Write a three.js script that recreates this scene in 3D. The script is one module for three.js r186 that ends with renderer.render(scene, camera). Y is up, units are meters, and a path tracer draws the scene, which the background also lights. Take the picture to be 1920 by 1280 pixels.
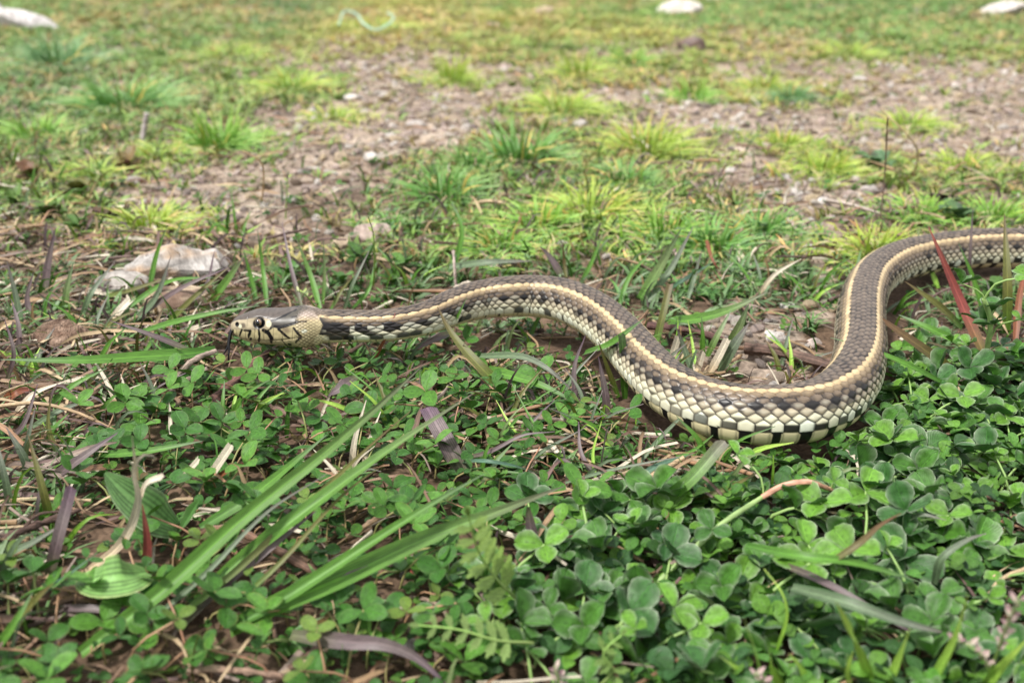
import * as THREE from 'three';
import { mergeGeometries } from 'three/addons/utils/BufferGeometryUtils.js';

// ---------- camera, sky, sun, exposure ----------
const scene = new THREE.Scene();
const CAM_H = 0.18, PITCH = 24 * Math.PI / 180, FOCAL = 1884;      // metres, radians, focal length in pixels of a 1920 x 1280 frame
const camera = new THREE.PerspectiveCamera(2 * Math.atan(640 / FOCAL) * 180 / Math.PI, 1.5, 0.01, 200);
camera.position.set(0, CAM_H, 0);
camera.rotation.set(-PITCH, 0, 0);
camera.focus = 0.365;
camera.userData.fStop = 12;
scene.add(camera);
const renderer = new THREE.WebGLRenderer({ antialias: true });
renderer.toneMapping = THREE.LinearToneMapping;
renderer.toneMappingExposure = 1.75;
renderer.shadowMap.enabled = true;
const SUN = new THREE.Vector3(-0.42, 1, 0.18).normalize();
{
  // bright overcast: a white cloud layer, brighter overhead and around the hidden sun
  const W = 512, H = 256, d = new Float32Array(W * H * 4), v = new THREE.Vector3();
  for (let y = 0; y < H; y++) for (let x = 0; x < W; x++) {
    const la = ((y + 0.5) / H - 0.5) * Math.PI, lo = ((x + 0.5) / W - 0.5) * 2 * Math.PI;
    v.set(Math.cos(la) * Math.cos(lo), Math.sin(la), Math.cos(la) * Math.sin(lo));
    const up = Math.max(0, v.y), c = Math.max(0, v.dot(SUN));
    const L = 0.72 * (0.62 + 0.5 * up) + 0.4 * Math.pow(c, 8);
    const i = (y * W + x) * 4;
    d[i] = L * 0.98; d[i + 1] = L; d[i + 2] = L * 1.05; d[i + 3] = 1;
  }
  const t = new THREE.DataTexture(d, W, H, THREE.RGBAFormat, THREE.FloatType);
  t.mapping = THREE.EquirectangularReflectionMapping; t.magFilter = THREE.LinearFilter; t.needsUpdate = true;
  scene.background = t; scene.environment = t;
}
const sun = new THREE.DirectionalLight(new THREE.Color(1, 0.965, 0.91), 3.2);
sun.position.copy(SUN).multiplyScalar(6); sun.target.position.set(0, 0, -0.6);
sun.castShadow = true; sun.shadow.radius = 13; sun.shadow.mapSize.set(4096, 4096);
Object.assign(sun.shadow.camera, { left: -3, right: 3, top: 3, bottom: -3, near: 1, far: 14 });
scene.add(sun, sun.target);

// ---------- helpers ----------
function rng(seed) { let a = seed >>> 0; return () => { a = (a + 0x6d2b79f5) | 0; let t = Math.imul(a ^ (a >>> 15), 1 | a); t = (t + Math.imul(t ^ (t >>> 7), 61 | t)) ^ t; return ((t ^ (t >>> 14)) >>> 0) / 4294967296; }; }
const R = rng(20240511), rr = (a, b, r = R) => a + (b - a) * r(), pick = (l, r = R) => l[Math.floor(r() * l.length)];
const clamp = (x, a = 0, b = 1) => Math.min(b, Math.max(a, x)), lerp = (a, b, t) => a + (b - a) * t;
const sst = (a, b, x) => { const t = clamp((x - a) / (b - a)); return t * t * (3 - 2 * t); };
const V = (x, y, z) => new THREE.Vector3(x, y, z);
function hash3(x, y, z) { let h = Math.imul(x, 374761393) ^ Math.imul(y, 668265263) ^ Math.imul(z, 2147483647 ^ 0x1b873593); h = Math.imul(h ^ (h >>> 13), 1274126177); h ^= h >>> 16; h = Math.imul(h, 0x85ebca6b); return ((h ^ (h >>> 13)) >>> 0) / 4294967296; }
function vnoise(x, y, z = 0) {
  const xi = Math.floor(x), yi = Math.floor(y), zi = Math.floor(z); let u = x - xi, v = y - yi, w = z - zi;
  u = u * u * (3 - 2 * u); v = v * v * (3 - 2 * v); w = w * w * (3 - 2 * w);
  const h = (a, b, c) => hash3(xi + a, yi + b, zi + c);
  const p = (c) => lerp(lerp(h(0, 0, c), h(1, 0, c), u), lerp(h(0, 1, c), h(1, 1, c), u), v);
  return w ? lerp(p(0), p(1), w) : p(0);
}
const fbm = (x, y, z = 0, o = 4) => { let s = 0, a = 0.5, n = 0; for (let i = 0; i < o; i++) { s += a * vnoise(x, y, z); n += a; a *= 0.5; x = x * 2.03 + 17.1; y = y * 2.03 + 9.7; z = z * 2.03 + 3.3; } return s / n; };
const lin = (r, g, b) => new THREE.Color().setRGB(r / 255, g / 255, b / 255, THREE.SRGBColorSpace);   // an sRGB colour as it should be stored
const mixc = (a, b, t) => a.clone().lerp(b, clamp(t));
const used = new Map();
function numbered(n) { const k = used.get(n) ?? 0; used.set(n, k + 1); return k ? n + '_' + String(k).padStart(3, '0') : n; }
function shade(o) { o.castShadow = o.receiveShadow = true; return o; }
function thing(name, label, category, pos, group) { const o = new THREE.Group(); o.name = numbered(name); if (pos) o.position.copy(pos); o.userData = { label, category }; if (group) o.userData.group = group; scene.add(o); return o; }
function part(name, geo, mat, parent, kind) { const m = shade(new THREE.Mesh(geo, mat)); m.name = numbered(name); if (kind) m.userData.kind = kind; parent.add(m); return m; }
function whole(name, geo, mat, label, category, pos, group) { const m = shade(new THREE.Mesh(geo, mat)); m.name = numbered(name); if (pos) m.position.copy(pos); m.userData = { label, category }; if (group) m.userData.group = group; scene.add(m); return m; }

class Geo {                                                          // gathers triangles with colours and uv
  constructor() { this.p = []; this.c = []; this.t = []; this.i = []; }
  get n() { return this.p.length / 3; }
  v(x, y, z, col, u = 0, w = 0) { this.p.push(x, y, z); this.c.push(col.r, col.g, col.b); this.t.push(u, w); return this.n - 1; }
  quad(a, b, c, d) { this.i.push(a, b, c, a, c, d); }
  build(center) {
    const g = new THREE.BufferGeometry();
    if (center) for (let k = 0; k < this.p.length; k += 3) { this.p[k] -= center.x; this.p[k + 1] -= center.y; this.p[k + 2] -= center.z; }
    g.setAttribute('position', new THREE.Float32BufferAttribute(this.p, 3));
    g.setAttribute('color', new THREE.Float32BufferAttribute(this.c, 3));
    g.setAttribute('uv', new THREE.Float32BufferAttribute(this.t, 2));
    g.setIndex(this.i); g.computeVertexNormals(); return g;
  }
}
// ---------- the ground's height, and points on it ----------
const bumps = [];                                                    // [x, z, radius, height]
function terrain(x, z) {
  let h = (fbm(x * 5 + 40, z * 5 + 7, 0, 3) - 0.5) * 0.016 + (fbm(x * 38, z * 38, 0, 3) - 0.5) * 0.005;
  for (const [bx, bz, br, bh] of bumps) { const d = ((x - bx) ** 2 + (z - bz) ** 2) / (br * br); if (d < 4) h += bh * Math.exp(-d * 1.6); }
  const far = Math.hypot(x, z); if (far > 3) h += (far - 3) * 0.004 * (fbm(x * 0.4, z * 0.4, 0, 2) - 0.3);
  return h;
}
const FW = V(0, -Math.sin(PITCH), -Math.cos(PITCH)), UP = V(0, Math.cos(PITCH), -Math.sin(PITCH));
// where the line of sight through (px, py) of the photograph is h metres above the flat datum, or above the ground
function at(px, py, h = 0) { const d = V((px - 960) / FOCAL, 0, 0).addScaledVector(UP, (640 - py) / FOCAL).add(FW); return d.multiplyScalar((CAM_H - h) / -d.y).add(camera.position); }
function on(px, py, h = 0) { let p = at(px, py, h); for (let k = 0; k < 6; k++) p = at(px, py, h + terrain(p.x, p.z)); return p; }
const depthOf = (p) => p.clone().sub(camera.position).dot(FW);
const metres = (px, p) => px * depthOf(p) / FOCAL;
const poly = (pts) => pts.map(([x, y]) => { const p = at(x, Math.max(y, -170)); return [p.x, p.z]; });
function inside(poly, x, z) { let c = false; for (let i = 0, j = poly.length - 1; i < poly.length; j = i++) { const [xi, zi] = poly[i], [xj, zj] = poly[j]; if ((zi > z) !== (zj > z) && x < ((xj - xi) * (z - zi)) / (zj - zi) + xi) c = !c; } return c; }

// ---------- textures (grain only) ----------
function tex(W, H, f, srgb = true) {
  const d = new Uint8Array(W * H * 4);
  for (let y = 0; y < H; y++) for (let x = 0; x < W; x++) { const c = f(x / W, y / H), i = (y * W + x) * 4; d[i] = clamp(c[0]) * 255; d[i + 1] = clamp(c[1]) * 255; d[i + 2] = clamp(c[2]) * 255; d[i + 3] = 255; }
  const t = new THREE.DataTexture(d, W, H); t.wrapS = t.wrapT = THREE.RepeatWrapping; t.magFilter = THREE.LinearFilter; t.minFilter = THREE.LinearMipmapLinearFilter; t.generateMipmaps = true;
  if (srgb) t.colorSpace = THREE.SRGBColorSpace; t.needsUpdate = true; return t;
}
const wrapn = (u, v, f, s) => { const x = u * f, y = v * f, xi = Math.floor(x), yi = Math.floor(y); let a = x - xi, b = y - yi; a = a * a * (3 - 2 * a); b = b * b * (3 - 2 * b); const h = (i, j) => hash3((xi + i) % f, (yi + j) % f, Math.round(s * 10)); return lerp(lerp(h(0, 0), h(1, 0), a), lerp(h(0, 1), h(1, 1), a), b); };
const wfbm = (u, v, f, s, o) => { let t = 0, a = 0.5, n = 0; for (let k = 0; k < o; k++) { t += a * wrapn(u, v, f, s + k * 7.5); n += a; a *= 0.55; f *= 2; } return t / n; };
const grainTex = tex(512, 512, (u, v) => { const n = wfbm(u, v, 12, 3, 6), s = wrapn(u, v, 150, 60); const k = 0.84 + 0.6 * (n - 0.5) + 0.22 * (s - 0.5); return [k + 0.02, k + 0.01, k]; });
const grainBump = tex(512, 512, (u, v) => { const k = 0.55 * wfbm(u, v, 16, 31, 5) + 0.45 * wrapn(u, v, 110, 77); return [k, k, k]; }, false);
const bladeTex = tex(64, 256, (u, v) => { const k = 0.82 + 0.16 * Math.cos(u * Math.PI * 2 * 9) * (0.6 + 0.4 * vnoise(u * 20, v * 9, 2)) + 0.22 * (fbm(u * 9, v * 26, 5, 3) - 0.5); const mid = Math.exp(-(((u - 0.5) / 0.035) ** 2)) * 0.3 - 0.12 * (fbm(u * 3, v * 5, 8, 3) - 0.5); return [k + mid, k + mid, k + mid]; });
const leafTex = tex(128, 128, (u, v) => {
  const x = Math.abs(u - 0.5) * 2, mid = Math.exp(-((x / 0.035) ** 2)) * 0.3;
  const w = (v * 1.0 - x * 0.55) * 11, vein = Math.exp(-(((w - Math.round(w)) / 0.12) ** 2)) * 0.09 * sst(0.02, 0.2, x);
  const n = 0.8 + 0.4 * (fbm(u * 9, v * 9, 4, 5) - 0.5) - 0.22 * sst(0.9, 0.95, vnoise(u * 22, v * 22, 9)) + 0.2 * sst(0.93, 0.96, vnoise(u * 34, v * 34, 19));
  return [n + mid * 0.9 + vein, n + mid + vein, n + mid * 0.7 + vein];
});
const leafBump = tex(128, 128, (u, v) => { const x = Math.abs(u - 0.5) * 2, w = (v - x * 0.55) * 11; const k = 0.7 - 0.4 * Math.exp(-((x / 0.05) ** 2)) - 0.25 * Math.exp(-(((w - Math.round(w)) / 0.15) ** 2)) + 0.2 * (fbm(u * 20, v * 20, 3, 3) - 0.5); return [k, k, k]; }, false);
const std = (o) => new THREE.MeshPhysicalMaterial({ vertexColors: true, side: THREE.DoubleSide, roughness: 0.6, ...o });
const M = {
  blade: std({ map: bladeTex, roughness: 0.5, specularIntensity: 0.55, transmission: 0.25, thickness: 0 }),
  leaf: std({ map: leafTex, bumpMap: leafBump, bumpScale: 0.0003, roughness: 0.45, specularIntensity: 0.55, transmission: 0.3, thickness: 0 }),
  stem: std({ roughness: 0.6 }),
  grass: std({ roughness: 0.55, transmission: 0.3, thickness: 0 }),
  straw: std({ map: bladeTex, roughness: 0.7, transmission: 0.12, thickness: 0 }),
  wood: std({ map: bladeTex, roughness: 0.85, bumpMap: grainBump, bumpScale: 0.0002 }),
  stone: std({ map: grainTex, bumpMap: grainBump, bumpScale: 0.0005, roughness: 0.9 }),
  soil: std({ map: grainTex, bumpMap: grainBump, bumpScale: 0.002, roughness: 1, specularIntensity: 0.3 }),
};

// ---------- ground ----------
const Z = {                                                          // areas of the photograph as outlines on the ground
  gravel: poly([[230, 330], [420, 290], [560, 240], [620, 130], [820, 90], [1000, 150], [1000, 235], [900, 250], [760, 300], [700, 380], [640, 470], [520, 460], [420, 430], [250, 410]]),
  gravel2: poly([[1280, 300], [1420, 290], [1640, 330], [1760, 400], [1640, 420], [1600, 520], [1570, 600], [1560, 700], [1420, 700], [1380, 620], [1440, 540], [1520, 480], [1420, 400], [1300, 360]]),
  gravel3: poly([[1000, 190], [1250, 170], [1420, 200], [1700, 190], [1960, 190], [2100, 330], [1800, 330], [1560, 270], [1200, 240]]),
  gravel4: poly([[1500, 130], [1750, 110], [1960, 150], [1960, 200], [1600, 180]]),
  fine: poly([[180, 790], [300, 700], [420, 640], [520, 640], [640, 660], [880, 660], [1000, 680], [1120, 760], [1160, 850], [1100, 930], [960, 1000], [880, 1080], [900, 1200], [960, 1400], [-620, 1400], [-620, 1120], [40, 1070], [150, 980], [160, 880]]),
  broad: poly([[1640, 690], [1700, 670], [1960, 690], [2500, 760], [2500, 1400], [960, 1400], [850, 1130], [960, 1010], [1130, 950], [1260, 930], [1440, 880], [1480, 840], [1600, 770]]),
  mess: poly([[-620, 430], [200, 430], [440, 440], [470, 560], [420, 640], [330, 700], [230, 800], [190, 900], [130, 1010], [90, 1320], [-90, 1320], [-620, 1150]]),
  mid: poly([[640, 640], [900, 600], [1080, 620], [1180, 720], [1300, 830], [1440, 850], [1250, 940], [1100, 960], [980, 880], [760, 760]]),
  strip: poly([[1130, 780], [1210, 800], [1330, 850], [1480, 850], [1540, 830], [1540, 880], [1440, 930], [1250, 950], [1120, 900]]), leftgreen: poly([[-620, 130], [330, 130], [470, 220], [430, 330], [250, 340], [200, 440], [-620, 450]]),
  lawn: poly([[740, 320], [880, 230], [1060, 240], [1240, 330], [1440, 380], [1560, 450], [1480, 550], [1260, 610], [1120, 520], [900, 515], [720, 560], [600, 560], [640, 480], [760, 430]]),
};
const gravelly = (x, z) => { let g = 0; if (fbm(x * 10 + 2, z * 10 + 31, 6, 3) > 0.64) return 0; for (const k of ['gravel', 'gravel2', 'gravel3', 'gravel4']) if (inside(Z[k], x + (fbm(x * 22, z * 22, 4, 2) - 0.5) * 0.1, z + (fbm(x * 22, z * 22, 9, 2) - 0.5) * 0.12)) g = 1; return g; };
const wearOf = (x, z) => fbm(x * 7 + 3, z * 7 + 50, 2, 4);            // bare and grassy patches
{
  const axis = (lo, hi, d0, far) => { const l = []; for (let v = lo; v <= hi + 1e-9; v += d0) l.push(v); let d = d0; for (let v = hi; v < far;) { d *= 1.13; v += d; l.push(v); } d = d0; const m = []; for (let v = lo; v > -far;) { d *= 1.13; v -= d; m.push(v); } return [...m.reverse(), ...l]; };
  const xs = axis(-0.62, 0.62, 0.0038, 60), zs = axis(-1.5, -0.12, 0.0042, 60), g = new Geo();
  const near = lin(116, 97, 80), near2 = lin(86, 70, 58), bare = lin(184, 169, 154), bare2 = lin(136, 120, 106), turf = lin(128, 128, 76);
  for (const z of zs) for (const x of xs) {
    const gr = z > -2.2 && Math.abs(x) < 1.6 ? gravelly(x, z) : 0, n = fbm(x * 30, z * 30, 6, 4), w = wearOf(x, z), d = Math.hypot(x, z);
    let c = mixc(near2, near, n * 1.3 - 0.15);
    c = mixc(c, mixc(bare2, bare, n * 1.5 - 0.25), Math.max(gr, sst(0.42, 0.75, d) * 0.75));
    c = mixc(c, turf, sst(1.6, 4, d) * 0.8);
    const fine = d < 2 ? (fbm(x * 160, z * 160, 1, 3) - 0.5) * 0.004 : 0;
    g.v(x, terrain(x, z) + fine, z, c, x / 0.16, z / 0.16);
  }
  for (let j = 1; j < zs.length; j++) for (let i = 1; i < xs.length; i++) { const a = (j - 1) * xs.length + i - 1; g.quad(a, a + xs.length, a + xs.length + 1, a + 1); }
  const m = shade(new THREE.Mesh(g.build(), M.soil)); m.name = 'ground'; m.userData = { kind: 'structure' }; scene.add(m);
}

// ---------- the snake ----------
// centre line: [px, py, half width in px, clearance under the belly (m), roll (degrees)]
const line = [[605, 612, 32.5, 0.010, 0], [650, 612, 30.5, 0.010, 0], [700, 612, 29.5, 0.010, 0], [750, 608, 30, 0.010, 0], [800, 597, 31, 0.010, 0], [850, 577, 34, 0.009, 0], [900, 563, 36, 0.008, 0], [950, 557, 37.5, 0.008, 0], [1000, 556, 39, 0.007, 0], [1055, 564, 41, 0.007, -2],
  [1112, 589, 43, 0.006, -5], [1162, 630, 45, 0.004, -9], [1207, 682, 47.5, 0.002, -14], [1257, 730, 51, 0.001, -20], [1320, 762, 54, 0, -25], [1392, 778, 56, 0, -28], [1445, 780, 57, 0, -28], [1500, 776, 57, 0, -26], [1556, 756, 55, 0, -20], [1597, 716, 52, 0.001, -10], [1613, 665, 48.5, 0.002, -3],
  [1614, 610, 46, 0.002, 0], [1619, 563, 43, 0.002, 0], [1640, 520, 40, 0.002, 0], [1688, 491, 38, 0.002, -2], [1740, 478, 37, 0.002, -3], [1800, 470, 36.5, 0.002, -4], [1850, 466, 36.5, 0.002, -4], [1920, 466, 36.5, 0.002, -4], [2000, 472, 36, 0.002, 0], [2090, 488, 34, 0.001, 0], [2170, 520, 30, 0, 0]];
const spine = line.map(([px, py, r, up, roll]) => {
  let h = 0.012, p; for (let k = 0; k < 12; k++) { p = at(px, py, h); h = 0.6 * h + 0.4 * (metres(r, p) + up + 0.003); }
  return { p, r: metres(r, p), roll: roll * Math.PI / 180 };
});
const HEAD_MM = 0.000223;                                            // metres per photo pixel at the head
const snakePts = [];                                                 // for keeping plants off it
{
  const curve = new THREE.CatmullRomCurve3(spine.map((s) => s.p), false, 'centripetal');
  const N = 1400, fine = []; let total = 0;
  for (let i = 0; i <= N; i++) { const t = i / N, f = t * (spine.length - 1), k = Math.min(spine.length - 2, Math.floor(f)), e = f - k, q = curve.getPoint(t); if (i) total += q.distanceTo(fine[i - 1].q); const se = e * e * (3 - 2 * e); fine.push({ q, s: total, r: lerp(spine[k].r, spine[k + 1].r, se), roll: lerp(spine[k].roll, spine[k + 1].roll, se) }); }
  let cursor = 0;
  const sample = (s) => { while (cursor < N - 1 && fine[cursor + 1].s < s) cursor++; while (cursor > 0 && fine[cursor].s > s) cursor--; const a = fine[cursor], b = fine[cursor + 1], e = (s - a.s) / Math.max(1e-9, b.s - a.s); return { q: a.q.clone().lerp(b.q, e), r: lerp(a.r, b.r, e), roll: lerp(a.roll, b.roll, e) }; };
  for (let i = 0; i <= N; i += 4) snakePts.push([fine[i].q.x, fine[i].q.z, fine[i].r, fine[i].q.y]);
  // smooth the radii and rolls
  for (let pass = 0; pass < 40; pass++) for (let i = 1; i < N; i++) { fine[i].r = (fine[i - 1].r + 2 * fine[i].r + fine[i + 1].r) / 4; fine[i].roll = (fine[i - 1].roll + 2 * fine[i].roll + fine[i + 1].roll) / 4; }

  const NA = 176, LS = 0.0043, ROW = 11.8 * Math.PI / 180;
  // head outline in pixels along its axis (0 snout .. 168 neck): crown and throat above and below the axis, half width
  const HL = 168, prof = [[0, 3, -3, 2], [2, 8, -8, 7], [6, 13.5, -13, 12], [14, 19.5, -19, 17.5], [28, 25.5, -26, 22], [45, 30.5, -28.5, 26.5], [60, 32, -30, 31], [70, 32.3, -31, 33], [100, 33.5, -33, 38.5], [125, 36.5, -35, 42], [145, 36.5, -36, 40], [158, 35, -35, 37], [168, 33, -33, 33]];
  const profAt = (x) => { let k = 0; while (k < prof.length - 2 && prof[k + 1][0] < x) k++; const a = prof[k], b = prof[k + 1], p0 = prof[Math.max(0, k - 1)], p3 = prof[Math.min(prof.length - 1, k + 2)], t = clamp((x - a[0]) / (b[0] - a[0])); return [1, 2, 3].map((c) => { const m1 = ((b[c] - p0[c]) / Math.max(1e-6, b[0] - p0[0])) * (b[0] - a[0]), m2 = ((p3[c] - a[c]) / Math.max(1e-6, p3[0] - a[0])) * (b[0] - a[0]), t2 = t * t, t3 = t2 * t; return (2 * t3 - 3 * t2 + 1) * a[c] + (t3 - 2 * t2 + t) * m1 + (-2 * t3 + 3 * t2) * b[c] + (t3 - t2) * m2; }); };
  const C = { stripe2: lin(172, 150, 114), grey: lin(110, 97, 84), grey2: lin(84, 73, 64), brown: lin(108, 93, 76), dark: lin(30, 27, 29), black: lin(16, 15, 18), stripe: lin(192, 170, 132), cream: lin(226, 214, 170), cream2: lin(212, 208, 178), pale: lin(222, 226, 206), tan: lin(178, 164, 136), crown: lin(80, 72, 66), temple: lin(68, 64, 57), headcream: lin(178, 165, 126), collar: lin(182, 164, 124), pink: lin(168, 152, 142) };
  const seg = (x, y, l, w) => { let m = 1e9; for (let k = 0; k + 1 < l.length; k++) { const [ax, ay, aw = w] = l[k], [bx, by, bw = w] = l[k + 1], dx = bx - ax, dy = by - ay, t = clamp(((x - ax) * dx + (y - ay) * dy) / (dx * dx + dy * dy)); m = Math.min(m, Math.hypot(x - ax - t * dx, y - ay - t * dy) - lerp(aw, bw, t) / 2); } return m; };
  const yAt = (l, x) => { let k = 0; while (k < l.length - 2 && l[k + 1][0] < x) k++; return lerp(l[k][1], l[k + 1][1], clamp((x - l[k][0]) / (l[k + 1][0] - l[k][0]))); };
  const yAt2 = yAt;
  // head markings, drawn on the flank's own plane in units of 0.024 mm
  function headColour(x, y) {
    const n = vnoise(x * 0.02, y * 0.02, 3) - 0.5, edge = yAt([[0, 350], [200, 300], [420, 285], [560, 270], [760, 305], [840, 345], [1050, 265], [1220, 165], [1400, 80]], x) + n * 14;
    const lip = yAt([[0, 445], [300, 468], [560, 482], [800, 470], [880, 455], [1000, 470], [1250, 420], [1400, 385], [2000, 300]], x) + n * 12;
    let c = C.crown.clone().multiplyScalar(1 + n * 0.18);
    if (y > edge) { c = mixc(C.crown, C.tan, sst(0, 26, y - edge) * (x < 840 ? 0.75 : 0)); if (x > 800) c = C.temple.clone().multiplyScalar(1 + n * 0.3); }
    c = mixc(c, C.tan, sst(70, 20, Math.hypot((x - 440) * 0.9, y - 405)) * 0.9);
    c = mixc(c, C.grey2, sst(60, 25, Math.hypot(x - 330, y - 400)) * 0.8);
    if (x > 1180) { const k = sst(0, 150, x - 1200 - Math.max(0, 330 - y) * 0.35); c = mixc(c, mixc(C.pink, C.collar, sst(250, 400, y)), k * sst(130, 290, y)); }
    if (y > lip) { c = mixc(c, C.headcream.clone().multiplyScalar(1 + n * 0.2 + 0.16 * (fbm(x * 0.012, y * 0.03, 5, 3) - 0.5)), sst(0, 14, y - lip)); c = mixc(c, C.brown, sst(90, 20, Math.hypot((x - 1080) * 0.8, y - 500)) * 0.8); c = mixc(c, C.tan, sst(130, 30, Math.hypot(x - 1310, y - 450)) * 0.6); c = mixc(c, C.tan, sst(90, 20, Math.hypot(x - 400, (y - 480) * 2)) * 0.8); }
    c = mixc(c, mixc(C.tan, C.cream2, 0.5), sst(58, 36, Math.hypot(x - 780, (y - 395) * 0.85)));
    c = mixc(c, C.cream2, sst(40, 22, Math.hypot(x - 275, y - 410)));
    c = mixc(c, C.pale, sst(60, 30, Math.hypot(x - 1370, (y - 540) * 1.6)) * 0.8);
    const bars = Math.min(seg(x, y, [[300, 475, 26], [245, 560, 16]]), seg(x, y, [[340, 482, 20], [450, 495, 30], [400, 600, 22]]), seg(x, y, [[418, 640, 20], [440, 620, 30]]), seg(x, y, [[605, 480, 30], [605, 590, 26], [570, 668, 26]]), seg(x, y, [[680, 490, 40], [770, 545, 60], [808, 630, 46], [785, 695, 32]]),
      seg(x, y, [[950, 490, 26], [1050, 590, 26], [1125, 645, 14]]), seg(x, y, [[1205, 480, 20], [1265, 560, 28], [1310, 630, 18], [1215, 712, 26]]), seg(x, y, [[1085, 745, 26], [1110, 748, 20]]), seg(x, y, [[985, 660, 8], [1040, 770, 16]]),
      seg(x, y, [[832, 350, 26], [900, 328, 20], [1050, 262, 16], [1200, 180, 6]]), seg(x, y, [[880, 440, 20], [980, 462, 36], [1200, 410, 18], [1250, 382, 26], [1400, 380, 8]]), seg(x, y, [[770, 500, 10], [820, 470, 8]]), Math.hypot((x - 610) / 1.08, y - 378) - 88, Math.hypot(x - 218, (y - 378) * 0.9) - 30, seg(x, y, [[1170, 300, 14], [1240, 290, 8]]), seg(x, y, [[130, 470, 14], [110, 520, 24]]));
    c = mixc(c, C.black, sst(16, 0, bars + n * 14));
    if (x > 1180) {
      const rim = yAt2([[100, 1400], [200, 1470], [300, 1570], [450, 1650], [600, 1590], [700, 1510], [800, 1470], [1000, 1440]].map((p) => p), y), lat = (p, q) => { const uu = p / 84 + q / 56, vv = p / 84 - q / 56; return Math.min(Math.abs(uu - Math.round(uu)), Math.abs(vv - Math.round(vv))); }, ln = lat(x - 1180, y - 200);
      const beyond = sst(-8, 10, x - rim), back = y < 285 ? C.grey : y < 330 ? C.stripe : y < 620 ? C.black : C.cream;
      c = mixc(c, mixc(back, C.dark, sst(0.14, 0.02, ln) * 0.8), beyond); c = mixc(c, C.brown, sst(0.16, 0.02, ln) * 0.85 * sst(1150, 1420, x) * (1 - beyond));
    }
    if (y > 690 && x > 300) { const vv = (x - 0.9 * y) / 120, uu = y / 62; c = mixc(c, C.brown, sst(0.07, 0.01, Math.min(Math.abs(vv - Math.round(vv)), Math.abs(uu - Math.round(uu)))) * 0.3); }
    const mouth = Math.abs(y - yAt([[90, 505], [240, 612], [420, 650], [700, 672], [1000, 668], [1290, 640]], x));
    if (x < 1290) c = mixc(c, C.brown, sst(9, 2, mouth) * 0.7);
    c = c.clone().multiplyScalar(1 + 0.62 * (fbm(x * 0.024, y * 0.028, 9, 4) - 0.5));
    if (y > 470 && y < 680 && x < 1250) { const q = Math.abs(((x + 0.15 * (y - 560)) / 165 + 0.32) % 1 - 0.5); c = mixc(c, C.brown, 0.6 * sst(0.05, 0.01, q)); }
    const cut = seg(x, y, [[150, 440, 3], [560, 475, 3]]);                          // seams of the head shields
    c = mixc(c, C.dark, sst(5, 0, Math.min(cut, seg(x, y, [[420, 110, 3], [400, 420, 3]]), seg(x, y, [[700, 60, 3], [770, 290, 3], [560, 268, 3], [400, 270, 3]]), seg(x, y, [[760, 300, 3], [1240, 90, 3]]))) * 0.45);
    return c;
  }
  const headRelief = (x, y) => {
    let h = 0; h -= 0.00022 * sst(14, 0, Math.abs(y - yAt([[90, 505], [240, 612], [420, 650], [700, 672], [1000, 668], [1290, 640]], x))) * (x < 1290 ? 1 : 0);
    h -= 0.0009 * sst(120, 40, Math.hypot(x - 610, y - 375)); h += 0.00035 * sst(90, 10, Math.abs(y - 262)) * sst(330, 60, Math.abs(x - 600));
    if (x > 1230) { const uu = (x - 1180) / 84 + (y - 200) / 56, vv = (x - 1180) / 84 - (y - 200) / 56, ln = Math.min(Math.abs(uu - Math.round(uu)), Math.abs(vv - Math.round(vv))); h += 0.00028 * sst(0, 0.3, ln) - 0.00014; }
    if (y > 690 && x > 250) { const vv = (x - 0.9 * y) / 120, uu = y / 62; h -= 0.00014 * sst(0.12, 0, Math.min(Math.abs(vv - Math.round(vv)), Math.abs(uu - Math.round(uu)))); }
    if (y > 470 && y < 680 && x < 1250) { const q = Math.abs(((x + 0.15 * (y - 560)) / 165 + 0.32) % 1 - 0.5); h -= 0.00016 * sst(0.07, 0, q); }
    h -= 0.0006 * sst(36, 8, Math.hypot(x - 218, y - 378));
    h -= 0.00012 * sst(8, 0, Math.min(seg(x, y, [[760, 300, 2], [1240, 90, 2]]), seg(x, y, [[830, 350, 2], [1200, 180, 2]]), seg(x, y, [[880, 452, 2], [1400, 380, 2]]), seg(x, y, [[420, 110, 2], [400, 420, 2]])));
    return h;
  };
  const spotRow = (k, s) => hash3(k, s, 5);
  // scales: returns [height, colour] at arc length s and angle a from the back
  function skin(s, a, r) {
    const side = a < 0 ? -1 : 1, ab = Math.abs(a), small = sst(0.05, 0, s), L = LS * (1 - 0.32 * small);
    let j = Math.round(ab / ROW); const shift = s < 0.05 ? (s - 0.32 * (s - s * s / 0.1)) / LS + 0.32 * 0 : (s - 0.32 * 0.025) / LS;     // scale count along the body, denser on the neck
    const u = shift * 1.06, bold = sst(0.16, 0.24, s);
    if (ab < 10.25 * ROW) {
      // staggered lozenges: the nearest of the lattice's points owns this spot, its rim is the bare skin between
      const rowH = lerp(3.3, 2.35, sst(4.5, 7.5, ab / ROW)); let X = 0, Yw = 0, d1 = 1e9, d2 = 1e9, k = 0; const j0 = j;
      for (let jj = j0 - 1; jj <= j0 + 1; jj++) { if (jj > 9) continue; const f0 = u + (jj & 1 ? 0.5 : 0), kb = Math.floor(f0); for (let kk = kb - 1; kk <= kb + 1; kk++) { const dx = (f0 - kk - 0.5) * 4.05, dy = (ab / ROW - jj) * rowH * (jj === 9 && ab / ROW > 9 ? 0.6 : 1), d = Math.hypot(dx, dy); if (d < d1) { d2 = d1; d1 = d; X = dx; Yw = dy; k = kk; j = Math.abs(jj); } else if (d < d2) d2 = d; } }
      const t = clamp(X / 4.05 + 0.5), w = clamp(Yw / (rowH * 0.56), -1, 1), low = j >= 7 ? bold : 0, e = d2 - d1;
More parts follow.
